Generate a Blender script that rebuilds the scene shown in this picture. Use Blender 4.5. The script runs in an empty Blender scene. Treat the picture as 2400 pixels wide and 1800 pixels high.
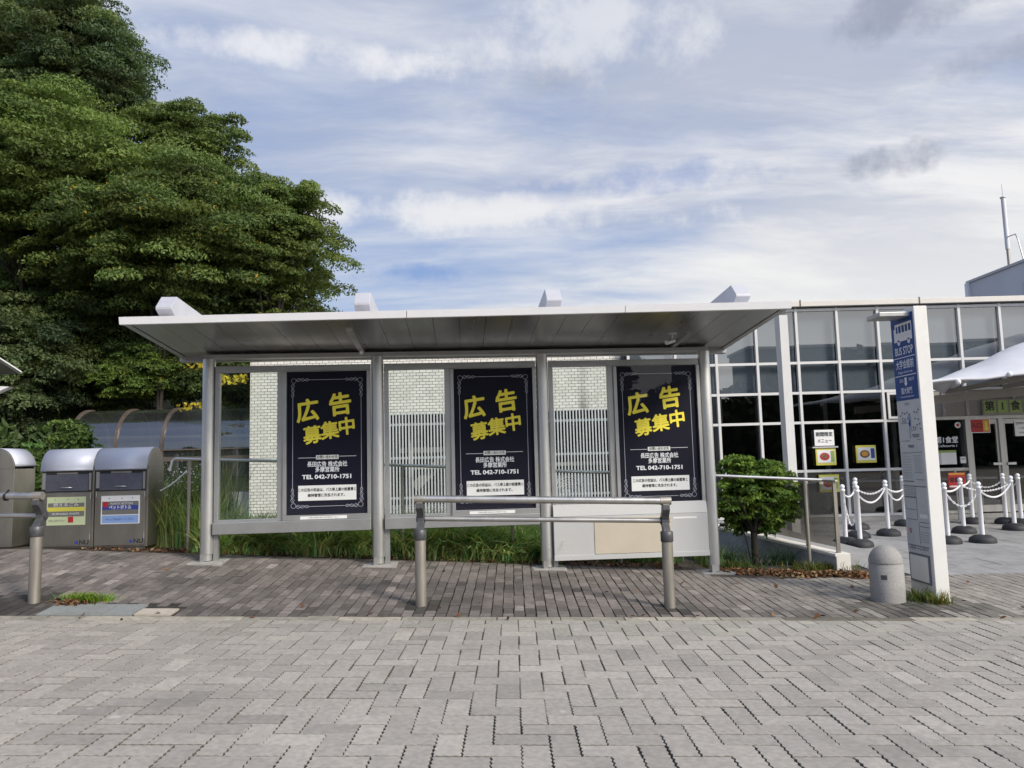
import bpy, math, random
import numpy as np
from mathutils import Matrix, Vector
R = math.radians
S = bpy.context.scene
COL = S.collection
rng = np.random.default_rng(7)
random.seed(7)

# ------------------------------------------------------------------ camera
PITCH = math.atan(0.1); ROLL = 0.026; CAMZ = 1.5; FPX = 1750.0
_f = np.array([0, math.cos(PITCH), math.sin(PITCH)])
_u0 = np.array([0, -math.sin(PITCH), math.cos(PITCH)])
_r0 = np.array([1.0, 0, 0])
_r = _r0*math.cos(ROLL) - _u0*math.sin(ROLL)
_u = _u0*math.cos(ROLL) + _r0*math.sin(ROLL)
cam = bpy.data.cameras.new('camera'); co = bpy.data.objects.new('camera', cam); COL.objects.link(co)
cam.sensor_width = 36; cam.lens = 36*FPX/2400; cam.clip_end = 2000; cam.clip_start = 0.05
co.matrix_world = Matrix(((_r[0], _u[0], -_f[0], 0), (_r[1], _u[1], -_f[1], 0), (_r[2], _u[2], -_f[2], CAMZ), (0, 0, 0, 1)))
S.camera = co
S.view_settings.view_transform = 'Standard'; S.view_settings.look = 'None'
S.view_settings.exposure = 0.55; S.view_settings.gamma = 1
S.render.engine = 'CYCLES'
S.cycles.max_bounces = 8; S.cycles.transparent_max_bounces = 12
S.cycles.use_denoising = True

# ------------------------------------------------------------------ sky and sun
SUN = Vector((0.62, -0.58, 0.58)).normalized()
SUN_EL = math.asin(SUN.z); SUN_AZ = math.atan2(SUN.x, SUN.y)
W = bpy.data.worlds.new('World'); S.world = W; W.use_nodes = True
nt = W.node_tree; nt.nodes.clear()
def N(t, **k):
    n = nt.nodes.new(t)
    for a, b in k.items(): setattr(n, a, b)
    return n
def L(a, b): nt.links.new(a, b)
def val(x):
    return x
def MA(op, a, b=None, c=None, clamp=False):
    n = nt.nodes.new('ShaderNodeMath'); n.operation = op; n.use_clamp = clamp
    for i, x in enumerate((a, b, c)):
        if x is None: continue
        if isinstance(x, (int, float)): n.inputs[i].default_value = x
        else: nt.links.new(x, n.inputs[i])
    return n.outputs[0]
def RAMP(x, a, b, lo=0.0, hi=1.0):
    n = nt.nodes.new('ShaderNodeMapRange'); n.interpolation_type = 'SMOOTHSTEP'
    nt.links.new(x, n.inputs[0])
    for i, v in enumerate((a, b, lo, hi)): n.inputs[i+1].default_value = v
    return n.outputs[0]
def MIXC(f, a, b, blend='MIX'):
    n = nt.nodes.new('ShaderNodeMix'); n.data_type = 'RGBA'; n.blend_type = blend
    for i, x in ((0, f), (6, a), (7, b)):
        if isinstance(x, (int, float)): n.inputs[i].default_value = x
        elif isinstance(x, tuple): n.inputs[i].default_value = (*x, 1)[:4]
        else: nt.links.new(x, n.inputs[i])
    return n.outputs[2]
def NOISE(vec, scale, detail=5, rough=0.55, dist=0.0, dim='3D'):
    n = nt.nodes.new('ShaderNodeTexNoise'); n.noise_dimensions = dim
    n.inputs['Scale'].default_value = scale; n.inputs['Detail'].default_value = detail
    n.inputs['Roughness'].default_value = rough; n.inputs['Distortion'].default_value = dist
    if vec is not None: nt.links.new(vec, n.inputs['Vector'])
    return n.outputs[0]
def MAPPING(vec, loc=(0, 0, 0), rot=(0, 0, 0), sc=(1, 1, 1)):
    n = nt.nodes.new('ShaderNodeMapping'); nt.links.new(vec, n.inputs[0])
    n.inputs[1].default_value = loc; n.inputs[2].default_value = rot; n.inputs[3].default_value = sc
    return n.outputs[0]
sky = N('ShaderNodeTexSky'); sky.sky_type = 'NISHITA'; sky.sun_disc = False
sky.sun_elevation = SUN_EL; sky.sun_rotation = SUN_AZ; sky.air_density = 1.0; sky.dust_density = 1.2
tc = N('ShaderNodeTexCoord')
sep = N('ShaderNodeSeparateXYZ'); L(tc.outputs['Generated'], sep.inputs[0])
zc = MA('MAXIMUM', sep.outputs[2], 0.0)
den = MA('ADD', zc, 0.16)
cmb = N('ShaderNodeCombineXYZ')
L(MA('DIVIDE', sep.outputs[0], den), cmb.inputs[0]); L(MA('DIVIDE', sep.outputs[1], den), cmb.inputs[1])
pl = cmb.outputs[0]
# the cloud deck on a plane overhead: soft veils and streaks drawn out from left to right
warp = N('ShaderNodeTexNoise'); warp.inputs['Scale'].default_value = .8; warp.inputs['Detail'].default_value = 3
L(MAPPING(pl, (3.1, 1.7, 0)), warp.inputs['Vector'])
wv = N('ShaderNodeVectorMath', operation='MULTIPLY_ADD')
L(warp.outputs['Color'], wv.inputs[0]); wv.inputs[1].default_value = (.75, .55, 0); L(pl, wv.inputs[2])
big = NOISE(MAPPING(wv.outputs[0], (0.6, 4.3, 0), (0, 0, R(16)), (0.50, 0.85, 1)), 0.85, 7, 0.55)
fine = NOISE(MAPPING(wv.outputs[0], (5.2, 0.4, 0), (0, 0, R(-12)), (0.55, 1.5, 1)), 1.9, 9, 0.60)
dens = MA('ADD', MA('MULTIPLY', big, 0.62), MA('MULTIPLY', fine, 0.38))
# thinner over the upper left, thick towards the right and the horizon
dens = MA('ADD', dens, MA('MULTIPLY', sep.outputs[0], 0.16))
dens = MA('ADD', dens, RAMP(zc, 0.12, 0.40, 0.05, 0.0))
cover = RAMP(dens, 0.36, 0.60)
lumn = NOISE(MAPPING(wv.outputs[0], (9.0, 2.0, 0), (0, 0, R(10)), (0.5, 1.05, 1)), 1.15, 8, 0.56)
wisp = NOISE(MAPPING(wv.outputs[0], (1.0, 7.0, 0), (0, 0, R(-24)), (0.6, 1.9, 1)), 2.6, 10, 0.66)
lv = MA('ADD', MA('MULTIPLY', lumn, .6), MA('MULTIPLY', wisp, .4))
cloud = MIXC(RAMP(lv, 0.39, 0.60), (3.45, 3.75, 4.55), (6.1, 6.1, 6.2))
cloud = MIXC(RAMP(zc, 0.17, 0.36, .75, 0.0), cloud, (6.0, 6.0, 5.9))
sk = N('ShaderNodeVectorMath', operation='SCALE'); L(sky.outputs[0], sk.inputs[0]); sk.inputs[3].default_value = 1.0
# pale veil in the blue gaps
skv = MIXC(0.7, sk.outputs[0], (2.3, 2.95, 4.7))
skc = MIXC(cover, skv, cloud)
# small dark scud clouds at fixed directions in the sky
def pix_dir(px, py):
    d = _f + (px-1200)/FPX*_r - (py-900)/FPX*_u
    return d/np.linalg.norm(d)
scn = NOISE(tc.outputs['Generated'], 14.0, 8, 0.62)
def scud(px, py, ax, az, colr, amt, cur):
    d = pix_dir(px, py)
    rt = np.array([d[1], -d[0], 0]); rt /= np.linalg.norm(rt); up = np.cross(rt, d)
    def dot(v):
        n = N('ShaderNodeVectorMath', operation='DOT_PRODUCT'); L(tc.outputs['Generated'], n.inputs[0]); n.inputs[1].default_value = tuple(v); return n.outputs['Value']
    a = MA('DIVIDE', dot(rt), ax); b = MA('DIVIDE', dot(up), az)
    q = MA('ADD', MA('MULTIPLY', a, a), MA('MULTIPLY', b, b))
    q = MA('ADD', q, MA('MULTIPLY', MA('SUBTRACT', scn, 0.5), 5.5))
    m = MA('MULTIPLY', RAMP(q, -0.5, 1.5, 1.0, 0.0), RAMP(dot(d), 0.0, 0.2))
    return MIXC(MA('MULTIPLY', m, amt), cur, colr)
skc = scud(1290, 180, .055, .020, (2.2, 2.5, 3.2), .55, skc)
skc = scud(2110, 372, .052, .020, (1.9, 2.15, 2.9), .75, skc)
skc = scud(2120, 25, .085, .028, (2.0, 2.25, 3.0), .75, skc)
skc = scud(2360, 125, .075, .018, (2.2, 2.4, 3.1), .6, skc)
skc = scud(1510, 425, .15, .022, (1.35, 2.1, 4.2), .55, skc)
skc = scud(950, 642, .10, .012, (1.4, 2.4, 4.6), .7, skc)
skc = scud(700, 120, .16, .020, (6.2, 6.2, 6.35), .75, skc)
skc = scud(1020, 500, .34, .024, (6.3, 6.25, 6.2), .75, skc)
skc = scud(1350, 90, .16, .05, (6.2, 6.2, 6.3), .6, skc)
# clouds near the sun (behind the camera) are brighter
dn = N('ShaderNodeVectorMath', operation='DOT_PRODUCT'); L(tc.outputs['Generated'], dn.inputs[0]); dn.inputs[1].default_value = tuple(SUN)
glow = RAMP(dn.outputs['Value'], 0.30, 1.0, 1.0, 2.1)
gl = N('ShaderNodeVectorMath', operation='SCALE'); L(skc, gl.inputs[0]); L(glow, gl.inputs[3])
bg = N('ShaderNodeBackground'); bg.inputs[1].default_value = 0.1; L(gl.outputs[0], bg.inputs[0])
wo = N('ShaderNodeOutputWorld'); L(bg.outputs[0], wo.inputs[0])

sl = bpy.data.lights.new('sun', 'SUN'); sl.energy = 2.6; sl.angle = R(14); sl.color = (1, 0.92, 0.80)
so = bpy.data.objects.new('sun', sl); COL.objects.link(so)
so.rotation_euler = SUN.to_track_quat('Z', 'Y').to_euler()

# ------------------------------------------------------------------ helpers
def P(px, py, Y):
    d = _f + (px-1200)/FPX*_r - (py-900)/FPX*_u
    k = Y/d[1]
    return np.array([d[0]*k, Y, CAMZ + d[2]*k])
def sstep(t):
    t = np.clip(t, 0, 1); return t*t*(3-2*t)
def g(x, y):
    """ground height"""
    x = np.asarray(x, float); y = np.asarray(y, float)
    xr = np.clip(x, -14, 14)
    zr = -0.026*xr
    zb = 0.113 - 0.0588*np.clip(x, -6.5, 3.3)
    zf = 0.30 - 0.30*sstep((x+2)/5.0)
    t1 = np.clip((y-7.2)/(9.66-7.2), 0, 1); t2 = np.clip((y-9.66)/5.0, 0, 1)
    z = zr*(1-t1) + zb*t1
    return z*(1-t2) + zf*t2
def PG(px, py):
    """where the ray through a pixel meets the ground"""
    lo, hi = 2.0, 60.0
    for _ in range(60):
        m = (lo+hi)/2; p = P(px, py, m)
        if p[2] > g(p[0], p[1]): lo = m
        else: hi = m
    return P(px, py, lo)

def tag(o, label=None, cat=None, group=None, kind=None):
    if label: o['label'] = label
    if cat: o['category'] = cat
    if group: o['group'] = group
    if kind: o['kind'] = kind
    return o
def thing(name, label, cat, loc=(0, 0, 0), rz=0, group=None):
    o = bpy.data.objects.new(name, None); COL.objects.link(o)
    o.empty_display_size = .1
    o.location = loc; o.rotation_euler = (0, 0, rz)
    return tag(o, label, cat, group)
def dup(root, loc, rz=None, label=None):
    r = root.copy(); COL.objects.link(r); r.location = loc
    if rz is not None: r.rotation_euler = (0, 0, rz)
    if label: r['label'] = label
    for ch in list(root.children):
        c = ch.copy(); COL.objects.link(c); c.parent = r
        for gc in list(ch.children):
            d = gc.copy(); COL.objects.link(d); d.parent = c
    return r

class MB:
    def __init__(s): s.v = []; s.f = []; s.sm = []
    def add(s, vs, fs, smooth=False):
        o = len(s.v); s.v += [tuple(map(float, v)) for v in vs]
        for f in fs: s.f.append(tuple(i+o for i in f)); s.sm.append(smooth)
        return s
    def box(s, x0, x1, y0, y1, z0, z1):
        vs = [(x, y, z) for z in (z0, z1) for y in (y0, y1) for x in (x0, x1)]
        return s.add(vs, [(0, 2, 3, 1), (4, 5, 7, 6), (0, 1, 5, 4), (2, 6, 7, 3), (0, 4, 6, 2), (1, 3, 7, 5)])
    def bar(s, a, b, w, h, up=(0, 0, 1)):
        """a box of width w and height h from a to b"""
        a = Vector(a); b = Vector(b); d = (b-a).normalized(); u = Vector(up)
        sd = d.cross(u)
        if sd.length < 1e-5: sd = d.cross(Vector((0, 1, 0)))
        sd.normalize(); u = sd.cross(d)
        vs = []
        for p in (a, b):
            for i, j in ((-1, -1), (1, -1), (1, 1), (-1, 1)): vs.append(p + sd*(i*w/2) + u*(j*h/2))
        return s.add(vs, [(0, 1, 2, 3), (7, 6, 5, 4), (0, 4, 5, 1), (1, 5, 6, 2), (2, 6, 7, 3), (3, 7, 4, 0)])
    def tube(s, pts, r, n=12, caps=True):
        pts = [Vector(p) for p in pts]; rs = r if hasattr(r, '__len__') else [r]*len(pts)
        vs = []; fs = []; prev = None
        for i, p in enumerate(pts):
            d = (pts[min(i+1, len(pts)-1)] - pts[max(i-1, 0)]).normalized()
            if prev is None:
                a = d.cross(Vector((0, 0, 1)));
                if a.length < 1e-3: a = d.cross(Vector((0, 1, 0)))
            else:
                a = prev - d*prev.dot(d)
                if a.length < 1e-4: a = d.orthogonal()
            a.normalize(); prev = a; b = d.cross(a)
            for k in range(n):
                t = 2*math.pi*k/n; vs.append(p + a*(math.cos(t)*rs[i]) + b*(math.sin(t)*rs[i]))
        for i in range(len(pts)-1):
            for k in range(n):
                fs.append((i*n+k, i*n+(k+1) % n, (i+1)*n+(k+1) % n, (i+1)*n+k))
        s.add(vs, fs, True)
        if caps:
            m = len(pts)-1
            s.add([vs[k] for k in range(n)], [tuple(range(n))[::-1]])
            s.add([vs[m*n+k] for k in range(n)], [tuple(range(n))])
        return s
    def lathe(s, prof, c=(0, 0, 0), n=24, smooth=True):
        vs = []; fs = []
        for r, z in prof:
            for k in range(n):
                t = 2*math.pi*k/n; vs.append((c[0]+r*math.cos(t), c[1]+r*math.sin(t), c[2]+z))
        for i in range(len(prof)-1):
            for k in range(n):
                fs.append((i*n+k, i*n+(k+1) % n, (i+1)*n+(k+1) % n, (i+1)*n+k))
        return s.add(vs, fs, smooth)
    def prism(s, poly, o, e1, e2, e3, t):
        """polygon (in e1,e2 at origin o) pulled along e3 by t"""
        o, e1, e2, e3 = map(Vector, (o, e1, e2, e3)); n = len(poly)
        vs = [o+e1*a+e2*b for a, b in poly] + [o+e1*a+e2*b+e3*t for a, b in poly]
        fs = [tuple(range(n))[::-1], tuple(range(n, 2*n))] + [(i, (i+1) % n, n+(i+1) % n, n+i) for i in range(n)]
        return s.add(vs, fs)
    def quad(s, a, b, c, d): return s.add([a, b, c, d], [(0, 1, 2, 3)])
    def build(s, name, m, parent=None, bevel=0, shift=None):
        me = bpy.data.meshes.new(name); me.from_pydata(s.v, [], s.f); me.update()
        me.polygons.foreach_set('use_smooth', s.sm)
        me.materials.append(m)
        o = bpy.data.objects.new(name, me); COL.objects.link(o)
        if parent is not None:
            o.parent = parent
            if shift is not None: o.location = -Vector(shift)
        if bevel:
            b = o.modifiers.new('bevel', 'BEVEL'); b.width = bevel; b.segments = 2; b.limit_method = 'ANGLE'; b.angle_limit = R(40)
        return o
def np_mesh(name, V, F, m, parent=None, cols=None, smooth=False, shift=None):
    """F: (n,k) array of equal-sided faces"""
    me = bpy.data.meshes.new(name); n, k = F.shape
    me.vertices.add(len(V)); me.vertices.foreach_set('co', np.ascontiguousarray(V, np.float32).ravel())
    me.loops.add(n*k); me.loops.foreach_set('vertex_index', np.ascontiguousarray(F, np.int32).ravel())
    me.polygons.add(n); me.polygons.foreach_set('loop_start', np.arange(0, n*k, k, dtype=np.int32))
    me.polygons.foreach_set('use_smooth', np.full(n, smooth))
    me.update(calc_edges=True)
    if cols is not None:
        a = me.color_attributes.new('col', 'FLOAT_COLOR', 'POINT')
        a.data.foreach_set('color', np.ascontiguousarray(np.c_[cols, np.ones(len(cols))], np.float32).ravel())
    me.materials.append(m)
    o = bpy.data.objects.new(name, me); COL.objects.link(o)
    if parent is not None:
        o.parent = parent
        if shift is not None: o.location = -Vector(shift)
    return o
_glyphs = {}
def text(name, body, size, o, right, up, m, parent, align='CENTER', bold=0.0, width=None, shift=None, sx=1.0):
    """flat lettering; heavier weights are several close set copies of the outline"""
    c = bpy.data.curves.new(name, 'FONT'); c.body = body; c.size = size; c.align_x = align; c.align_y = 'CENTER'; c.resolution_u = 3
    t = bpy.data.objects.new(name, c); COL.objects.link(t)
    dg = bpy.context.evaluated_depsgraph_get(); dg.update()
    me = bpy.data.meshes.new_from_object(t.evaluated_get(dg))
    bpy.data.objects.remove(t); bpy.data.curves.remove(c)
    V = [(v.co.x, v.co.y) for v in me.vertices]; F = [tuple(p.vertices) for p in me.polygons]; bpy.data.meshes.remove(me)
    r = Vector(right).normalized(); u = Vector(up).normalized(); n = Vector(right).cross(Vector(up)).normalized(); o = Vector(o)
    if width and V: sx = width/max(1e-6, max(v[0] for v in V)-min(v[0] for v in V))
    offs = [(0, 0)] if bold <= 0 else [(0, 0)]+[(bold*size*math.cos(a), bold*size*math.sin(a)) for a in np.linspace(0, 2*math.pi, 9)[:-1]]
    mb = MB()
    for k, (a, b) in enumerate(offs):
        mb.add([o+r*((x+a)*sx)+u*(y+b)+n*(.00012*k) for x, y in V], F)
    return mb.build(name, m, parent, shift=shift)

# ------------------------------------------------------------------ materials
def mat(name, col=(.5, .5, .5), rough=.5, metal=0.0, var=0.0, vscale=3.0, bump=0.0, bscale=60.0, attr=None, spec=.5,
        dirt=0.0, dscale=1.5, dcol=(.08, .07, .06), stretch=(1, 1, 1), rvar=0.0, scuff=0.0):
    global nt
    m = bpy.data.materials.new(name); m.use_nodes = True; nt = m.node_tree
    b = nt.nodes['Principled BSDF']
    b.inputs['Base Color'].default_value = (*col, 1); b.inputs['Roughness'].default_value = rough
    b.inputs['Metallic'].default_value = metal; b.inputs['Specular IOR Level'].default_value = spec
    tcn = nt.nodes.new('ShaderNodeTexCoord'); vec = MAPPING(tcn.outputs['Object'], sc=stretch)
    cur = None
    if attr:
        a = nt.nodes.new('ShaderNodeAttribute'); a.attribute_name = attr; cur = a.outputs['Color']
    if var:
        n = NOISE(vec, vscale, 6, .6)
        base = cur if cur is not None else col
        cur = MIXC(1.0, base, MIXC(RAMP(n, .3, .7), (1-var,)*3, (1+var*.6,)*3), 'MULTIPLY')
    if dirt:
        n = NOISE(vec, dscale, 8, .65)
        cur = MIXC(MA('MULTIPLY', RAMP(n, .48, .72), dirt), cur if cur is not None else col, dcol)
    if scuff:
        n = NOISE(MAPPING(tcn.outputs['Object'], (4, 9, 1)), 7.0, 10, .7); n2 = NOISE(MAPPING(tcn.outputs['Object'], (1, 5, 1)), .9, 4, .5)
        cur = MIXC(MA('MULTIPLY', MA('MULTIPLY', RAMP(n, .60, .74), RAMP(n2, .42, .62)), scuff), cur, (.62, .61, .58))
    if cur is not None: nt.links.new(cur, b.inputs['Base Color'])
    if rvar:
        n = NOISE(vec, vscale*1.7, 5, .6); nt.links.new(RAMP(n, .3, .7, max(.02, rough-rvar), min(1, rough+rvar)), b.inputs['Roughness'])
    if bump:
        n = NOISE(tcn.outputs['Object'], bscale, 4, .6)
        bp = nt.nodes.new('ShaderNodeBump'); bp.inputs['Strength'].default_value = bump; bp.inputs['Distance'].default_value = .01
        nt.links.new(n, bp.inputs['Height']); nt.links.new(bp.outputs[0], b.inputs['Normal'])
    return m
def leaf_mat(name, transl=.38, rough=.55):
    global nt
    m = bpy.data.materials.new(name); m.use_nodes = True; nt = m.node_tree; nt.nodes.clear()
    a = nt.nodes.new('ShaderNodeAttribute'); a.attribute_name = 'col'
    d = nt.nodes.new('ShaderNodeBsdfPrincipled'); d.inputs['Roughness'].default_value = rough; d.inputs['Specular IOR Level'].default_value = .18
    nt.links.new(a.outputs['Color'], d.inputs['Base Color'])
    t = nt.nodes.new('ShaderNodeBsdfTranslucent'); nt.links.new(MIXC(1.0, a.outputs['Color'], (1.1, 1.2, .5), 'MULTIPLY'), t.inputs[0])
    mx = nt.nodes.new('ShaderNodeMixShader'); mx.inputs[0].default_value = transl
    nt.links.new(d.outputs[0], mx.inputs[1]); nt.links.new(t.outputs[0], mx.inputs[2])
    o = nt.nodes.new('ShaderNodeOutputMaterial'); nt.links.new(mx.outputs[0], o.inputs[0])
    return m
def glass_mat(name, tint=(.8, .85, .85), ior=1.5, rough=.0, haze=0.0, hcol=(.3, .3, .3), gain=1.7):
    """a thin pane: tinted see-through plus mirror reflection, with some dust"""
    global nt
    m = bpy.data.materials.new(name); m.use_nodes = True; nt = m.node_tree; nt.nodes.clear()
    t = nt.nodes.new('ShaderNodeBsdfTransparent'); t.inputs[0].default_value = (*tint, 1)
    gl = nt.nodes.new('ShaderNodeBsdfGlossy'); gl.inputs['Roughness'].default_value = rough; gl.inputs[0].default_value = (1, 1, 1, 1)
    fr = nt.nodes.new('ShaderNodeFresnel'); fr.inputs[0].default_value = ior
    geo = nt.nodes.new('ShaderNodeNewGeometry')
    # front/back alike: the same pane from both sides
    fm = nt.nodes.new('ShaderNodeMixShader'); nt.links.new(MA('MINIMUM', MA('MULTIPLY', MA('MULTIPLY', fr.outputs[0], gain), MA('SUBTRACT', 1.0, geo.outputs['Backfacing'])), .9), fm.inputs[0])
    nt.links.new(t.outputs[0], fm.inputs[1]); nt.links.new(gl.outputs[0], fm.inputs[2]); out = fm.outputs[0]
    if haze:
        d = nt.nodes.new('ShaderNodeBsdfDiffuse'); d.inputs[0].default_value = (*hcol, 1)
        tcn = nt.nodes.new('ShaderNodeTexCoord'); n = NOISE(MAPPING(tcn.outputs['Object'], sc=(1, 1, .4)), 1.6, 7, .65)
        h = nt.nodes.new('ShaderNodeMixShader'); nt.links.new(RAMP(n, .35, .75, haze*.5, haze), h.inputs[0])
        nt.links.new(out, h.inputs[1]); nt.links.new(d.outputs[0], h.inputs[2]); out = h.outputs[0]
    o = nt.nodes.new('ShaderNodeOutputMaterial'); nt.links.new(out, o.inputs[0])
    return m
M = {}
M['alu'] = mat('satin_aluminium', (.62, .62, .60), .38, .85, .10, 2.0, rvar=.07, stretch=(1, 1, .3))
M['alu_frame'] = mat('frame_aluminium', (.40, .405, .40), .42, .7, .10, 3.0)
M['soffit'] = mat('soffit_metal', (.36, .36, .355), .31, .92, .03, 1.2, stretch=(3, .3, 1), rvar=.04)
M['white_paint'] = mat('white_paint', (.78, .78, .80), .35, 0, .05, 3, dirt=.10, dscale=3)
M['steel'] = mat('brushed_steel', (.50, .49, .465), .40, .9, .12, 5, rvar=.08, stretch=(1, 1, .15))
M['steel_warm'] = mat('weathered_steel', (.40, .37, .32), .45, .75, .18, 5, dirt=.18, dscale=7, stretch=(1, 1, .2), rvar=.08)
M['arm'] = mat('arm_metal', (.50, .50, .54), .4, .2, .06, 3, dirt=.12, dscale=5)
M['soffit_dark'] = mat('dark_soffit', (.09, .09, .085), .5, .3, .05, 2)
M['fence_white'] = mat('fence_paint', (.60, .61, .62), .45, 0, .1, 4, dirt=.2, dscale=4, dcol=(.3, .3, .3))
M['cast'] = mat('cast_bracket', (.085, .085, .09), .45, .3, .2, 20, bump=.1)
M['bin_steel'] = mat('bin_steel', (.36, .34, .30), .38, .85, .22, 1.8, rvar=.10, dirt=.15, dscale=2.5, stretch=(1, 1, .35))
M['bin_dark'] = mat('bin_flap', (.16, .165, .20), .35, .7, .15, 3, dirt=.1, dscale=12, dcol=(.5, .5, .5))
M['black'] = mat('black', (.012, .012, .014), .6)
M['rubber'] = mat('rubber', (.022, .022, .026), .65, 0, .25, 8)
M['concrete'] = mat('concrete', (.34, .33, .31), .85, 0, .18, 9, bump=.35, bscale=70, dirt=.25, dscale=4)
M['granite'] = mat('speckled_concrete', (.30, .29, .275), .8, 0, .30, 120, bump=.2, bscale=90, dirt=.35, dscale=3.5, dcol=(.13, .125, .12))
M['totem'] = mat('totem_white', (.72, .71, .68), .45, 0, .06, 3, dirt=.14, dscale=3, dcol=(.3, .3, .27))
M['tot_panel'] = mat('totem_panel', (.52, .54, .57), .4, 0, .10, 6, dirt=.25, dscale=6, dcol=(.2, .21, .24))
M['blue'] = mat('sign_blue', (.006, .055, .235), .5, 0, .08, 4, spec=.25)
M['txt_white'] = mat('lettering_white', (.75, .76, .80), .5)
M['border_grey'] = mat('border_silver', (.40, .41, .47), .5)
M['txt_grey'] = mat('lettering_grey', (.14, .15, .18), .5)
M['txt_black'] = mat('lettering_black', (.02, .02, .022), .5)
M['yellow'] = mat('poster_yellow', (.95, .80, .06), .6)
M['navy'] = mat('poster_navy', (.0055, .0055, .017), .6, spec=.2)
M['paper'] = mat('paper_white', (.74, .74, .73), .6, 0, .04, 5)
M['beige'] = mat('beige_panel', (.50, .45, .36), .5, 0, .05, 2)
M['cab'] = mat('cabinet_grey', (.47, .475, .47), .45, 0, .05, 2, dirt=.08, dscale=4)
M['poster_pane'] = glass_mat('poster_glass', (.97, .98, .98), 1.4, gain=.75)
M['pane'] = glass_mat('shelter_glass', (.92, .95, .94), 1.45, haze=.012, hcol=(.5, .5, .5))
M['smoke'] = glass_mat('smoked_acrylic', (.42, .45, .44), 1.9, haze=.10, hcol=(.25, .27, .27), gain=2.0)
M['win'] = glass_mat('window_glass', (.55, .58, .60), 1.85)
M['rail_pane'] = glass_mat('rail_panel', (.50, .48, .43), 1.45, haze=.62, hcol=(.26, .25, .22))
M['blind'] = mat('grey_blind', (.235, .258, .28), .8, 0, .06, 1)
M['inside'] = mat('dark_interior', (.065, .065, .07), .8, 0, .3, 1.0)
M['brown'] = mat('brown_rib', (.15, .118, .098), .45, .4, .2, 4)
M['facade'] = mat('white_frame', (.62, .615, .60), .4, 0, .06, 2, dirt=.08, dscale=4)
M['fascia'] = mat('fascia', (.62, .59, .54), .5, 0, .08, 2, dirt=.12, dscale=2)
M['wallpanel'] = mat('entrance_panel', (.26, .24, .21), .6, 0, .10, 2)
M['far'] = mat('far_wall', (.62, .61, .64), .7, 0, .06, .3)
M['membrane'] = mat('canopy_membrane', (.52, .53, .57), .6, 0, .07, 2, dirt=.10, dscale=1.5, dcol=(.4, .4, .42))
M['red'] = mat('red_print', (.42, .02, .02), .5)
M['orange'] = mat('orange_print', (.62, .30, .04), .5)
M['lime'] = mat('green_print', (.26, .36, .10), .5)
M['yel_print'] = mat('yellow_print', (.62, .56, .08), .5)
M['lightblue'] = mat('light_blue_print', (.22, .34, .60), .5)
M['darkblue'] = mat('blue_print', (.03, .05, .28), .5)
M['brown_food'] = mat('food_print', (.22, .10, .05), .6, 0, .6, 30)
M['bark'] = mat('bark', (.034, .028, .022), .9, 0, .35, 12, bump=.6, bscale=25, stretch=(1, 1, .2))
M['leaf'] = leaf_mat('leaf')
M['grass'] = leaf_mat('grass_blade', .30, .5)
M['litter'] = leaf_mat('dead_leaf', .10, .8)
M['soil'] = mat('soil', (.075, .058, .042), .95, 0, .4, 3, bump=.8, bscale=25)
M['chain'] = mat('white_chain', (.80, .80, .82), .4)
# ------------------------------------------------------------------ the setting: ground, road, pavement
def struct(o): o['kind'] = 'structure'; return o
def sheet(name, xs, ys, m, dz=0.0, fn=g):
    X, Y = np.meshgrid(xs, ys); Z = fn(X, Y)+dz
    V = np.c_[X.ravel(), Y.ravel(), Z.ravel()]; nx, ny = len(xs), len(ys)
    i = (np.arange(ny-1)[:, None]*nx+np.arange(nx-1)[None]).ravel()
    F = np.c_[i, i+1, i+nx+1, i+nx]
    return struct(np_mesh(name, V, F, m, smooth=True))
M['earth'] = mat('earth', (.10, .09, .07), .95, 0, .4, .5)
far = lambda a, b, n: np.sign(a)*np.geomspace(abs(a), abs(b), n)
gx = np.r_[far(-600, -16, 12), np.linspace(-15, 15, 61), far(16, 600, 12)]
gy = np.r_[far(-600, -7, 12), np.linspace(-6, 18, 49), far(19, 900, 14)]
sheet('ground', gx, gy, M['earth'], -0.05)

M['joint'] = mat('joint_sand', (.038, .036, .032), .95, 0, .5, 30)
sheet('road', np.linspace(-16, 18, 70), np.linspace(-6, 7.16, 40), M['joint'], -0.013)

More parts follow.
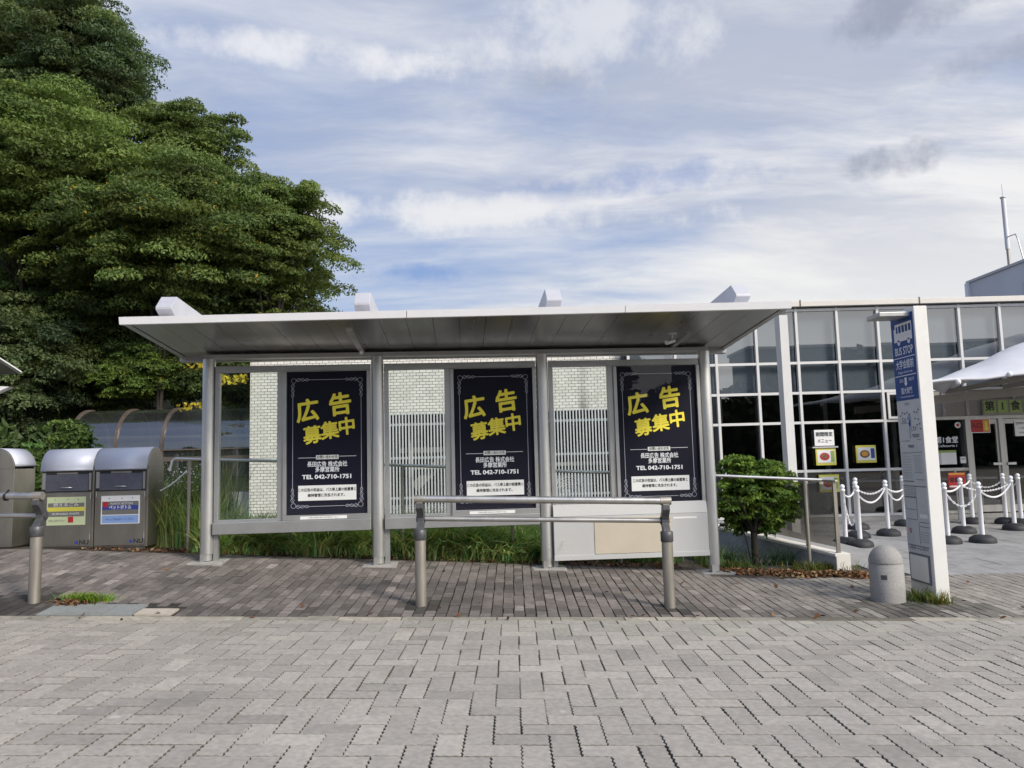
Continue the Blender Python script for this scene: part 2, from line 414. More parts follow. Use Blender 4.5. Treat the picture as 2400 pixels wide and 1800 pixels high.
def tri(s, per):
    q = (s/per) % 1.0
    return np.where(q < .25, 4*q, np.where(q < .75, 2-4*q, 4*q-4))
def pavers(name, rects, m, colf, amp=0.0, per=.0375, gap=.0032, seg=.15/16, bev=.0035, tilt=.0022, dz=0.0, joint=.016):
    """each paver a block of its own outline: top face, bevel, skirt"""
    VV = []; FF = []; CC = []; off = 0; tops = []
    for (x0, x1, y0, y1) in rects:
        def side(a, b, n): return np.linspace(a, b, n, endpoint=False)
        if amp:
            nx = max(2, int(round((x1-x0)/seg))); ny = max(2, int(round((y1-y0)/seg)))
        else: nx = ny = 1
        px = np.r_[side(x0, x1, nx), np.full(ny, x1), side(x1, x0, nx), np.full(ny, x0)]
        py = np.r_[np.full(nx, y0), side(y0, y1, ny), np.full(nx, y1), side(y1, y0, ny)]
        if amp:
            ox = np.r_[np.zeros(nx), amp*tri(py[nx:nx+ny], per), np.zeros(nx), amp*tri(py[2*nx+ny:], per)]
            oy = .35*np.r_[amp*tri(px[:nx], per), np.zeros(ny), amp*tri(px[nx+ny:2*nx+ny], per), np.zeros(ny)]
        else: ox = oy = 0
        cx, cy = (x0+x1)/2, (y0+y1)/2; hx, hy = (x1-x0)/2, (y1-y0)/2
        gp = gap*(1+.45*rng.standard_normal())
        gp = min(max(gp, .0012), .009)
        def ring(ins): return cx+(px-cx)*(hx-ins)/hx+ox, cy+(py-cy)*(hy-ins)/hy+oy
        n = len(px); h = rng.normal(0, .0012); ta, tb = rng.normal(0, tilt, 2)
        xa, ya = ring(gp+bev); xb, yb = ring(gp)
        za = g(xa, ya)+dz+h+ta*(xa-cx)+tb*(ya-cy); zb = g(xb, yb)+dz+h+ta*(xb-cx)+tb*(yb-cy)-bev
        V = np.r_[np.c_[xa, ya, za], np.c_[xb, yb, zb], np.c_[xb, yb, zb-joint]]
        i = np.arange(n); j = (i+1) % n
        VV.append(V); CC.append(np.tile(colf(cx, cy), (3*n, 1)))
        CC[-1][2*n:] *= .12; CC[-1][n:2*n] *= .8
        FF.append(np.r_[np.c_[i+n, j+n, j, i], np.c_[i+2*n, j+2*n, j+n, i+n]]+off)
        tops.append(np.arange(n)+off); off += 3*n
    V = np.concatenate(VV); C = np.concatenate(CC); Q = np.concatenate(FF)
    me = bpy.data.meshes.new(name)
    me.vertices.add(len(V)); me.vertices.foreach_set('co', V.astype(np.float32).ravel())
    li = np.concatenate([Q.ravel()]+tops).astype(np.int32)
    tot = np.r_[np.full(len(Q), 4), [len(t) for t in tops]]; st = np.r_[0, np.cumsum(tot)[:-1]].astype(np.int32)
    me.loops.add(len(li)); me.loops.foreach_set('vertex_index', li)
    me.polygons.add(len(tot)); me.polygons.foreach_set('loop_start', st); me.polygons.foreach_set('use_smooth', np.zeros(len(tot), bool))
    me.update(calc_edges=True)
    a = me.color_attributes.new('col', 'FLOAT_COLOR', 'POINT'); a.data.foreach_set('color', np.c_[C, np.ones(len(C))].astype(np.float32).ravel())
    me.materials.append(m)
    o = bpy.data.objects.new(name, me); COL.objects.link(o); return struct(o)
w = .152
def herring(x0, x1, y0, y1):
    out = []
    for c in range(int(math.floor(x0/w)), int(math.ceil(x1/w))):
        for r in range(int(math.floor(y0/w)), int(math.ceil(y1/w))):
            k = (c-r) % 4
            if k == 0: q = (c*w, c*w+2*w, r*w, r*w+w)
            elif k == 3: q = (c*w, c*w+w, r*w, r*w+2*w)
            else: continue
            q = (max(q[0], x0), min(q[1], x1), max(q[2], y0), min(q[3], y1))
            if q[1]-q[0] > .03 and q[3]-q[2] > .03: out.append(q)
    return out
def road_col(x, y):
    v = .305*(1+.075*rng.standard_normal())
    if rng.random() < .05: v *= 1.10
    if rng.random() < .03: v *= .9
    warm = np.array([1.07, .99, .885])
    edge = np.clip((y-6.2)/.9, 0, 1)
    if edge > 0 and rng.random() < .5*edge: warm = np.array([1.05, .99, .86])
    left = np.clip((-x-1)/5, 0, 1); warm = warm*(1+left*np.array([.03, -.01, -.02]))
    return v*warm
M['paver'] = mat('road_paver', (.4, .4, .4), .88, 0, .16, 26, bump=.35, bscale=160, attr='col', dirt=.5, dscale=.75, dcol=(.16, .15, .135), scuff=.55)
Y_K = 7.145
near = (-6.7, 6.7, 2.7, Y_K)
pavers('road_paving', herring(*near), M['paver'], road_col, amp=.0062, per=.0507, seg=.152/12, gap=.0056, bev=.0016)
pavers('road_paving', herring(-15.5, -6.7, -2, Y_K)+herring(6.7, 17, -2, Y_K)+herring(-6.7, 6.7, -5.5, 2.7), M['paver'], road_col)

# flush concrete kerb strip, then the pavement of narrow brick pavers
def kerb_col(x, y):
    q = rng.random(); return np.array([.37, .34, .275]) if q < .3 else np.array([.27, .25, .205]) if q < .75 else np.array([.13, .115, .09])
M['kerb'] = mat('kerb_concrete', (.35, .33, .28), .9, 0, .25, 14, bump=.4, bscale=80, attr='col', dirt=.5, dscale=3.5, dcol=(.10, .09, .07))
rc = []; x = -15.5
while x < 17:
    l = rng.choice([.3, .6, .6]); rc.append((x, x+l, 7.155, 7.285)); x += l
pavers('kerb_strip', rc, M['kerb'], kerb_col, gap=.003, tilt=.001)
def side_col(x, y):
    v = .150*(1+.17*rng.standard_normal()); v = max(.07, v)
    t = np.clip((x-1.5)/2.2, 0, 1)
    c = v*np.array([1.12, .98, .885])
    if rng.random() < .08: c = c*1.45
    c = c*(1-t)+t*np.array([.25, .228, .20])*(1+.10*rng.standard_normal())
    if y < 7.62 and rng.random() < .6: c = c*.62
    if 8.25 < y < 8.75 and x < 2 and rng.random() < .6: c = c*.75
    for qx, qy, qr in ((-.94, 7.7, .28), (1.63, 7.7, .26), (-4.92, 7.7, .45), (3.75, 7.75, .42), (4.4, 7.9, .45), (-5.3, 7.6, .5)):  # dark moss stain plus painted contact shade, mostly round post and bollard feet
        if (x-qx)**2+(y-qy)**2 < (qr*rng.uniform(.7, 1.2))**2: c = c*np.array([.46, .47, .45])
    return c
rects = []
pw, plen = .108, .216
for i, xx in enumerate(np.arange(-13, 14, pw)):
    yy = 7.29 - (i % 2)*plen/2
    ymax = 10.02 if xx < 2.45 else 9.55
    while yy < ymax:
        a, b = max(yy, 7.29), min(yy+plen, ymax)
        cx, cy = xx+pw/2, (a+b)/2
        if not (-4.62 < cx < -3.32 and cy < 7.66) and b-a > .02:
            rects.append((xx, xx+pw, a, b))
        yy += plen
M['brick'] = mat('pavement_brick', (.2, .2, .2), .85, 0, .22, 18, bump=.4, bscale=120, attr='col', dirt=.7, dscale=.85, dcol=(.055, .049, .044))
M['joint_dark'] = mat('joint_moss', (.035, .033, .026), .95, 0, .5, 12)
sheet('pavement', np.linspace(-16, 17, 100), np.linspace(7.15, 10.04, 16), M['joint_dark'], -0.012)
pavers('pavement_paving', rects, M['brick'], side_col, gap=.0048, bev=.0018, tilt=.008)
# the soil bed behind the pavement and the plaza in front of the hall
sheet('planting_bed', np.r_[np.linspace(-16, 2.55, 60)], np.linspace(10.03, 18, 24), M['soil'], -.004)
sheet('planting_bed', np.linspace(2.45, 4.6, 16), np.linspace(9.56, 10.2, 6), M['soil'], -.002)
M['plaza'] = mat('plaza_slab', (.27, .265, .255), .85, 0, .15, 2.5, bump=.2, bscale=60, dirt=.35, dscale=1.2, dcol=(.16, .155, .15))
def plz(x, y): return g(x, y)
rects = []
r = 0; yy = 9.55
while yy < 16.0:
    xx = 2.56 + (.3 if r % 2 else 0)
    while xx < 17:
        a = max(xx-.3 if xx < 2.9 and r % 2 else xx, 2.56)
        if not (yy < 10.2 and xx < 4.5): rects.append((a, xx+.6, yy, min(yy+.6, 16.05)))
        xx += .6
    yy += .6; r += 1
M['plaza_p'] = mat('plaza_paver', (.3, .3, .3), .85, 0, .14, 6, bump=.25, bscale=90, attr='col', dirt=.4, dscale=1.1, dcol=(.13, .125, .12))
sheet('plaza', np.linspace(2.56, 17.5, 40), np.linspace(9.5, 16.06, 20), M['joint_dark'], -.010)
pavers('plaza_paving', rects, M['plaza_p'], lambda x, y: .27*(1+.05*rng.standard_normal())*np.array([1, .985, .96]), gap=.002, bev=.002, tilt=.001)
# hillside under the trees on the left
def hill(x, y):
    b = g(x, y)
    return b - .02 + 8.5*sstep((y-19.5)/13)*sstep((-x-5.0)/9.0)
M['hill'] = mat('woodland_floor', (.035, .038, .02), .95, 0, .5, 1.5, bump=.8, bscale=10)
sheet('hillside', np.linspace(-40, 4, 60), np.linspace(18, 44, 40), M['hill'], 0, hill)

# cover, slab
c0 = thing('utility_cover', 'flat grey cement cover let into the brown pavement beside a grass tuft', 'cover', tuple(PG(330, 1420)))
def flat(o, x0, x1, y0, y1, m, parent, name, t=.004):
    k = 8; xs = np.linspace(x0, x1, k); ys = np.linspace(y0, y1, 4); X, Y = np.meshgrid(xs, ys); Z = g(X, Y)+t
    V = np.c_[X.ravel(), Y.ravel(), Z.ravel()]; V2 = V-[0, 0, .03]
    i = (np.arange(3)[:, None]*k+np.arange(k-1)[None]).ravel(); F = np.c_[i, i+1, i+k+1, i+k]
    # skirt
    b = list(range(k))+[k*r+k-1 for r in range(1, 4)]+[3*k+q for q in range(k-2, -1, -1)]+[k*r for r in (2, 1)]
    b = np.array(b); n = len(V); S2 = np.c_[b, b+n, np.roll(b, -1)+n, np.roll(b, -1)][:, ::-1]
    return np_mesh(name, np.r_[V, V2], np.r_[F, S2], m, parent, shift=o)
M['cement'] = mat('cement_cover', (.225, .235, .225), .8, 0, .14, 40, bump=.2, bscale=120, dirt=.3, dscale=5)
flat(c0.location, -4.61, -3.99, 7.30, 7.655, M['cement'], c0, 'cover_plate')
flat(c0.location, -3.98, -3.70, 7.30, 7.655, M['cement'], c0, 'cover_plate')
M['palestone'] = mat('pale_slab', (.42, .37, .31), .85, 0, .1, 20, bump=.2)
s0 = tuple(PG(478, 1415)); s0 = (-3.5, 7.47, float(g(-3.5, 7.47)))
so_ = thing('paving_slab', 'single pale beige slab set among the dark pavers, right of the grey cover', 'paving slab', s0)
flat(s0, -3.68, -3.33, 7.33, 7.52, M['palestone'], so_, 'slab')

# ------------------------------------------------------------------ the white tiled building
def tile_mat():
    global nt
    m = bpy.data.materials.new('glazed_tile'); m.use_nodes = True; nt = m.node_tree; b = nt.nodes['Principled BSDF']
    tcn = nt.nodes.new('ShaderNodeTexCoord'); sp = nt.nodes.new('ShaderNodeSeparateXYZ'); nt.links.new(tcn.outputs['Object'], sp.inputs[0])
    cb = nt.nodes.new('ShaderNodeCombineXYZ'); nt.links.new(MA('ADD', sp.outputs[0], sp.outputs[1]), cb.inputs[0]); nt.links.new(sp.outputs[2], cb.inputs[1])
    br = nt.nodes.new('ShaderNodeTexBrick'); nt.links.new(cb.outputs[0], br.inputs[0])
    br.inputs['Scale'].default_value = 1; br.inputs['Brick Width'].default_value = .142; br.inputs['Row Height'].default_value = .066
    br.inputs['Mortar Size'].default_value = .005; br.inputs['Mortar Smooth'].default_value = .1
    br.inputs['Color1'].default_value = (.78, .755, .69, 1); br.inputs['Color2'].default_value = (.66, .635, .575, 1); br.inputs['Mortar'].default_value = (.10, .09, .08, 1)
    # soot streak run down from a roof outlet
    a = MA('DIVIDE', MA('ABSOLUTE', MA('SUBTRACT', sp.outputs[0], 1.55)), .22)
    n = NOISE(MAPPING(tcn.outputs['Object'], sc=(9, 9, 1.2)), 1.0, 6, .7)
    q = MA('MULTIPLY', RAMP(MA('ADD', a, MA('MULTIPLY', n, .8)), .35, 1.15, .65, 0.0), RAMP(sp.outputs[2], 2.5, 3.1, 1.0, .35))
    n2 = NOISE(MAPPING(tcn.outputs['Object'], sc=(2.5, 2.5, .35)), 1.0, 7, .65)
    q = MA('MAXIMUM', q, RAMP(n2, .58, .78, 0, .35))
    nt.links.new(MIXC(q, br.outputs['Color'], (.10, .095, .08)), b.inputs['Base Color'])
    b.inputs['Roughness'].default_value = .35
    bp = nt.nodes.new('ShaderNodeBump'); bp.inputs['Strength'].default_value = .6; bp.inputs['Distance'].default_value = .006; bp.invert = True
    nt.links.new(br.outputs['Fac'], bp.inputs['Height']); nt.links.new(bp.outputs[0], b.inputs['Normal'])
    return m
M['tile'] = tile_mat()
YT = 16.3
XT0 = P(585, 1050, YT)[0]; XT1 = P(1466, 900, YT)[0]
RX0, RX1 = P(872, 1050, YT)[0], P(1452, 1000, YT)[0]
ZR0, ZR1 = .55, 2.52
tb = thing('tiled_building', 'low building faced in cream glazed tiles with a fenced recess, behind the shelter', 'building', (XT0, YT, .2))
sh = tuple(tb.location)
mb = MB()
for x0, x1, z0, z1 in ((XT0, RX0, -.1, 4.5), (RX1, XT1, -.1, 4.5), (RX0, RX1, ZR1, 4.5), (RX0, RX1, -.1, ZR0)):
    mb.box(x0, x1, YT, YT+.3, z0, z1)
mb.box(XT0, XT0+.3, YT+.3, 24, -.1, 4.5)
mb.build('wall', M['tile'], tb, shift=sh)
MB().box(XT0-.06, XT1-.02, YT-.06, 24, 4.5, 4.62).build('roof', M['fascia'], tb, shift=sh)
mb = MB(); mb.box(RX0-.2, RX1+.2, YT+2.0, YT+2.1, .3, 2.7); mb.box(RX0-.2, RX0-.1, YT+.3, YT+2, .3, 2.7); mb.box(RX1+.1, RX1+.2, YT+.3, YT+2, .3, 2.7); mb.box(RX0-.2, RX1+.2, YT+.3, YT+2, .2, .3); mb.box(RX0-.2, RX1+.2, YT+.3, YT+2.1, 2.7, 2.8)
mb.build('recess', M['inside'], tb, shift=sh)
# pipes and duct inside the recess
mb = MB()
for xx in (-2.35, -1.45, -.55): mb.tube([(xx, YT+.7, .3), (xx, YT+.7, 2.6)], .05)
mb.bar((-2.3, YT+1.0, .9), (-.9, YT+1.0, 2.2), .1, .22); mb.bar((-2.6, YT+.85, 1.75), (.1, YT+.85, 1.75), .07, .12)
mb.bar((-2.6, YT+.85, 1.35), (2.2, YT+.85, 1.35), .07, .08)
mb.build('pipework', M['concrete'], tb, shift=sh)
def condenser(x, lab):
    c = thing('air_conditioner', lab, 'air conditioner', (x, YT+1.3, .3))
    MB().box(-.42, .42, -.17, .17, .05, .80).build('casing', M['white_paint'], c, bevel=.012)
    m2 = MB()
    for k in range(5): m2.lathe([(.06+.055*k, 0), (.075+.055*k, 0)], n=24)
    m2.v = [(a-.1, -.185+c_*0, b+.43) for a, b, c_ in m2.v]
    m2.build('fan_grille', M['cast'], c)
    for s_ in (-.3, .3): MB().box(s_-.04, s_+.04, -.2, .2, 0, .05).build('foot', M['cast'], c)
condenser(-.05, 'white air conditioner unit in the middle of the fenced recess'); condenser(1.35, 'white air conditioner unit at the right end of the fenced recess')

# the screen of white bars before the recess
FY = 15.7
fx0, fx1 = P(885, 1080, FY)[0], P(1440, 1080, FY)[0]
fz1, fz0 = P(1150, 962, FY)[2], .42
fe = thing('bar_fence', 'tall screen of thin white vertical bars before the tiled wall', 'fence', (fx0, FY, .3)); sh = tuple(fe.location)
mb = MB(); xx = fx0
n = 0
while xx < fx1: mb.box(xx-.014, xx+.014, FY-.014, FY+.014, fz0, fz1); xx += .0665
mb.build('bars', M['fence_white'], fe, shift=sh)
for zz in (fz1-.25, fz0+.32, fz0+1.15):
    MB().box(fx0-.03, fx1+.03, FY+.016, FY+.05, zz-.025, zz+.025).build('rail', M['fence_white'], fe, shift=sh)
for xx in np.linspace(fx0, fx1, 4):
    MB().box(xx-.03, xx+.03, FY+.052, FY+.11, .1, fz1-.05).build('post', M['fence_white'], fe, shift=sh)

# ------------------------------------------------------------------ the glazed hall
YB = 16.1; TH = .06
def XB(px, py=950): return float(P(px, py, YB)[0])
x_first = XB(1870, 850); pitch = .888
zt = [4.56, 3.40, 2.745, 2.105, 1.07, .12]
hall = thing('glazed_hall', 'single storey hall with a white gridded glass front and flat roof', 'building', (x_first, YB, 0)); sh = tuple(hall.location)
XL_, XR_ = XB(1468, 830), 16.5
cols = [x_first+pitch*k for k in range(-5, 13)]
cols = [c for c in cols if XL_+.2 < c < XR_]
cols = [XL_+.03]+cols
door_l = XB(2180, 1100)
ki = min(range(len(cols)), key=lambda i: abs(cols[i]-door_l)); door_l = cols[ki]
for c in cols:
    MB().box(c-.027, c+.027, YB-.05, YB+.05, .12 if c <= door_l+.01 or c > door_l+4.3 else 2.745, 4.598).build('mullion', M['facade'], hall, shift=sh)
re_ = [c for c in cols if c > door_l+4.2]
for zz in zt:
    spans = [(cols[0], cols[-1])] if zz > 2.7 else [(cols[0], door_l), (re_[0], cols[-1])]
    for a, b in spans: MB().box(a, b, YB-.045, YB+.045, zz-.027, zz+.027).build('transom', M['facade'], hall, shift=sh)
for i in range(len(cols)-1):
    a, b = cols[i]+.034, cols[i+1]-.034
    inn = door_l-.01 <= cols[i] < door_l+4.2
    for j in range(5):
        if inn and j >= 2: continue
        t = rng.normal(0, .0022, 2); yy = YB+.005
        mb = MB().add([(a, yy-t[0], zt[j+1]+.033), (b, yy+t[0], zt[j+1]+.033), (b, yy+t[0]+t[1], zt[j]-.033), (a, yy-t[0]+t[1], zt[j]-.033)], [(0, 1, 2, 3)])
        mb.build('window_pane', M['win'], hall, shift=sh)
    MB().box(a-.01, b+.01, YB+.13, YB+.14, 2.74, 4.54).build('roller_blind', M['blind'], hall, shift=sh)
mb = MB().box(XL_-.05, XR_+.3, YB-.16, YB+.4, 4.62, 4.735); mb.box(XL_, XR_, YB+.401, 26, 4.64, 4.72)
mb.build('roof', M['fascia'], hall, bevel=.006, shift=sh)
mb = MB()
for xx in (XB(1868, 700), XB(2145, 700)): mb.box(xx-.012, xx+.012, YB-.168, YB-.15, 4.61, 4.76)
mb.box(XL_-.02, XR_, YB-.08, YB+.3, 4.60, 4.619)
mb.build('roof_joint', M['cast'], hall, shift=sh)
MB().box(XL_-.02, XR_, YB-.09, YB+.09, -.15, .087).build('sill', M['concrete'], hall, shift=sh)
mb = MB().box(XL_, XR_, YB+8, YB+8.1, 0, 4.6); mb.box(XL_-.1, XL_-.01, YB+.1, YB+8, 0, 4.6); mb.box(XR_+.01, XR_+.1, YB+.1, YB+8, 0, 4.6); mb.box(XL_, XR_, YB+.1, YB+8, -.05, .05); mb.box(XL_, XR_, YB+.42, YB+8, 4.55, 4.6)
mb.build('interior', M['inside'], hall, shift=sh)
mb = MB()
for k in range(7):
    x = XL_+.8+k*1.9
    for s_ in (-.6, .6): mb.bar((x+s_, YB+2.5, .05), (x+s_, YB+2.5, .72), .04, .04)
    mb.box(x-.75, x+.75, YB+2.1, YB+2.9, .72, .76)
    mb.bar((x-.2, YB+5, .05), (x-.2, YB+5, 4.6), .12, .12)
mb.build('tables', M['cab'], hall, shift=sh)
# small opening sash beside the bus stop post
a = XB(2077, 950); sb = MB(); b = a+.74
for q in ((a, a+.05, 2.14, 2.71), (b-.05, b, 2.14, 2.71)): sb.box(q[0], q[1], YB-.075, YB-.052, q[2], q[3])
for q in ((2.14, 2.19), (2.66, 2.71)): sb.box(a+.051, b-.051, YB-.075, YB-.052, q[0], q[1])
sb.build('opening_sash', M['facade'], hall, shift=sh)
# the entrance: panel, transom, side light, doors
DL, DR = door_l+.035, door_l+4.25
MB().box(DL, DR, YB-.03, YB+.05, 2.16, 2.71).build('entrance_panel', M['wallpanel'], hall, shift=sh)
for xx in (XB(2207, 930), XB(2262, 930), XB(2372, 930)): MB().box(xx-.03, xx+.03, YB-.06, YB-.031, 2.16, 2.71).build('panel_strip', M['concrete'], hall, shift=sh)
MB().box(DL, DR, YB-.06, YB+.05, 2.09, 2.159).build('door_head', M['steel'], hall, shift=sh)
dx = [DL, XB(2272, 1080), XB(2350, 1080), XB(2350, 1080)+.78, DR]
mb = MB()
for xx in dx[1:4]: mb.box(xx-.05, xx+.05, YB-.05, YB+.05, .1, 2.089)
mb.box(DL, dx[1]-.051, YB-.04, YB+.04, 1.0, 1.06); mb.box(DL, dx[1]-.051, YB-.04, YB+.04, .1, .16)
mb.build('door_frame', M['steel'], hall, shift=sh)
MB().quad((DL, YB, .16), (dx[1]-.05, YB, .16), (dx[1]-.05, YB, 2.09), (DL, YB, 2.09)).build('side_light', M['win'], hall, shift=sh)
for k in (1, 2, 3):
    a, b = dx[k]+.052, dx[k+1]-.052
    d = MB()
    d.box(a, a+.05, YB-.02, YB+.02, .12, 2.08); d.box(b-.05, b, YB-.02, YB+.02, .12, 2.08); d.box(a+.051, b-.051, YB-.02, YB+.02, 1.98, 2.08); d.box(a+.051, b-.051, YB-.02, YB+.02, .12, .26)
    dr = d.build('door', M['steel'], hall, shift=sh)
    MB().quad((a+.05, YB, .26), (b-.05, YB, .26), (b-.05, YB, 1.98), (a+.05, YB, 1.98)).build('door_glass', M['win'], dr)
    hx_ = b-.10 if k == 1 else a+.10
    MB().box(hx_-.09, hx_+.09, YB-.075, YB-.05, 1.10, 1.15).build('handle', M['alu'], dr)

# writing and notices on the glass
def board(name, label, cat, px, py, wd, ht, m, Y=YB-.075, group=None):
    p = P(px, py, Y); o = thing(name, label, cat, tuple(p))
    MB().box(-wd/2, wd/2, 0, .012, -ht/2, ht/2).build('sheet', m, o, bevel=.002)
    return o
XX, ZZ = (1, 0, 0), (0, 0, 1)
def bit(o, name, x0, x1, z0, z1, m, d=.003):
    return MB().box(x0, x1, -d, -.0005, z0, z1).build(name, m, o)
o = board('menu_notice', 'white notice with black writing at the top of the glass, above a framed dish', 'notice', 1932, 1026, .42, .34, M['paper'])
text('lettering', '期間限定', .10, (0, -.004, .07), XX, ZZ, M['txt_black'], o, bold=.02, width=.36)
text('lettering', 'メニュー', .10, (0, -.004, -.07), XX, ZZ, M['txt_black'], o, bold=.015, width=.30)
MB().box(-.27, .27, -.03, .02, -.215, -.185).build('ledge', M['cab'], o)
def dish(px, py, lab, right, blue=False):
    o = board('menu_photo', lab, 'menu picture', px, py, .43, .37, M['yel_print'])
    bit(o, 'picture', -.185, .185, -.13, .14, M['paper'], .004)
    mb = MB(); mb.lathe([(.0, 0), (.09, 0), (.105, 0)], n=28); mb.v = [(a-.03, -.006, b*.78) for a, b, c_ in mb.v]
    mb.build('bowl', M['brown_food'] if blue else M['red'], o)
    mb = MB(); mb.lathe([(.0, 0), (.07, 0)], n=24); mb.v = [(a-.03, -.007, b*.7+.005) for a, b, c_ in mb.v]
    mb.build('food', M['orange'] if blue else M['brown_food'], o)
    bit(o, 'colour_strip', .10, .18, -.12 if not blue else -.09, .12, M['darkblue'] if blue else M['lime'], .0055)
    return o
dish(1936, 1070, 'yellow framed picture of a red bowl under the white notice', 0)
dish(2030, 1064, 'yellow framed picture of a noodle bowl with blue strip, beside the bus stop sign', 0, True)
dish(1944, 1133, 'yellow framed picture half hidden by the ramp railing, low on the glass', 0)
o = thing('entrance_lettering', 'white words and small round mark on the dark glass beside the doors', 'lettering', tuple(P(2219, 1032, YB-.012)))
text('lettering', '第1食堂', .15, (0, -.002, .0), XX, ZZ, M['txt_white'], o, bold=.02, width=.48)
text('lettering', 'Cafeteria I', .07, (0, -.002, -.12), XX, ZZ, M['txt_white'], o, bold=.01, width=.42)
mk = MB().lathe([(.035, 0), (.065, 0)], n=24); mk.v = [(a+.26, -.003, b+.32) for a, b, c_ in mk.v]; mk.build('round_mark', M['paper'], o)
mk = MB().lathe([(.0, 0), (.034, 0)], n=20); mk.v = [(a+.26, -.004, b+.32) for a, b, c_ in mk.v]; mk.build('round_mark', M['red'], o)
o = board('posted_notice', 'pale framed notice with green top edge under the white entrance words', 'notice', 2219, 1072, .42, .30, M['paper'], YB-.03)
bit(o, 'top_band', -.21, .21, .10, .15, M['lime']); bit(o, 'side_band', -.21, -.12, -.15, .099, M['cab'])
o = board('posted_notice', 'small white square notice beside the door frame', 'notice', 2258, 1078, .12, .14, M['paper'], YB-.03)
text('lettering', '案内', .04, (0, -.003, .02), XX, ZZ, M['txt_black'], o)
sg = thing('standing_sign', 'red square sign on a thin pole behind the chain posts', 'sign', tuple(PG(2235, 1222)-np.array([0, .2, 0])))
MB().tube([(0, 0, .03), (0, 0, 1.05)], .016).lathe([(0, .0), (.16, .0), (.16, .02), (.02, .035)]).build('stand', M['steel'], sg)
MB().box(-.17, .17, -.035, -.017, .68, .99).build('sign_board', M['red'], sg, bevel=.003)
for z0, z1, m_ in ((.945, .98, M['orange']), (.70, .73, M['paper'])): MB().box(-.16, .16, -.039, -.0355, z0, z1).build('band', m_, sg)
text('lettering', '営業中', .10, (0, -.04, .84), XX, ZZ, M['black'], sg, bold=.02)
o = board('red_poster', 'red poster with a yellow arrow on the left door', 'poster', 2297, 998, .43, .30, M['paper'], YB-.03)
bit(o, 'red_field', -.20, .20, -.135, .135, M['red']); bit(o, 'yellow_field', .06, .19, -.125, .125, M['orange'], .004)
MB().prism([(-.022, .09), (.022, .09), (.022, -.04), (.055, -.04), (0, -.11), (-.055, -.04), (-.022, -.04)], (.125, -.0045, 0), XX, ZZ, (0, -1, 0), .002).build('arrow', M['yel_print'], o)
text('lettering', '入口', .12, (-.08, -.004, 0), XX, ZZ, M['txt_black'], o, bold=.03)
o = board('door_paper', 'white paper with small writing hung on the right door', 'notice', 2398, 1003, .36, .34, M['paper'], YB-.03)
for k in range(3): text('lettering', ('営業時間', '11:00', '14:00')[k], .06, (-.04, -.003, .10-.1*k), XX, ZZ, M['txt_black'], o)
nm = thing('name_board', 'long pale board of green squares with dark letters over the doors', 'sign', tuple(P(2303, 955, YB-.10)))
MB().box(0, 1.40, 0, .04, -.17, .17).build('backing', M['wallpanel'], nm)
for k, (ch, xa, wd) in enumerate((('第', .02, .25), ('1', .32, .20), ('食', .57, .25), ('堂', .87, .25))):
    t = MB().box(xa, xa+wd, -.012, -.0005, -.12, .14).build('letter_tile', M['lime'], nm)
    text('lettering', ch, .22, (xa+wd/2, -.0135, .01), XX, ZZ, M['txt_black'], t, bold=.03)

# membrane canopy over the entrance
cx0, cx1 = 7.08, 13.6
cn = thing('entrance_canopy', 'white curved membrane canopy swelling over the hall entrance', 'canopy', (cx0, 14.5, 2.6)); sh = tuple(cn.location)
nu, nv = 40, 18; V = []
for i in range(nu+1):
    u = i/nu; x = cx0+(cx1-cx0)*u; e = 2.62+.055*(x-cx0) + .035*abs(math.sin((x-cx0)*math.pi/1.25))
    h = .05+1.28*math.sin(min(1, u*1.05)*math.pi/2)**.95
    for j in range(nv+1):
        v = j/nv; y = 13.15+2.75*v; xs_ = x+(1-u)*2.1*v
        V.append((xs_, y, e + h*math.sin(math.pi*min(1, v*.80+.0)) + (.02*math.sin(u*40)*math.sin(math.pi*v)*0)))
F = [(i*(nv+1)+j, (i+1)*(nv+1)+j, (i+1)*(nv+1)+j+1, i*(nv+1)+j+1) for i in range(nu) for j in range(nv)]
mb = MB().add(V, F, True); ob = mb.build('membrane', M['membrane'], cn, shift=sh)
md = ob.modifiers.new('thickness', 'SOLIDIFY'); md.thickness = .02
mb = MB()
edge = [V[i*(nv+1)] for i in range(nu+1)]; mb.tube(edge, .028, 8)
mb.build('edge_cable', M['membrane'], cn, shift=sh)
mb = MB(); mb.bar((cx0+1.0, 14.6, 2.42), (cx1, 14.6, 2.82), .10, .16)
for x in np.arange(cx0+2.2, cx1, 1.25): mb.bar((x, 13.2, 2.60+.055*(x-cx0)), (x, 15.95, 2.55+.06*(x-cx0)), .06, .09)
mb.tube([(cx1-.3, 14.6, 0), (cx1-.3, 14.6, 2.85)], .08)
mb.build('truss', M['wallpanel'], cn, shift=sh)
for px, py in ((2246, 894), (2366, 876)):
    p = P(px, py, 13.12); b = MB().lathe([(.0, -.05), (.035, -.048), (.045, -.01), (.042, .02), (.012, .04), (0, .04)], tuple(p), 16)
    b.build('lamp', M['white_paint'], cn, shift=sh)

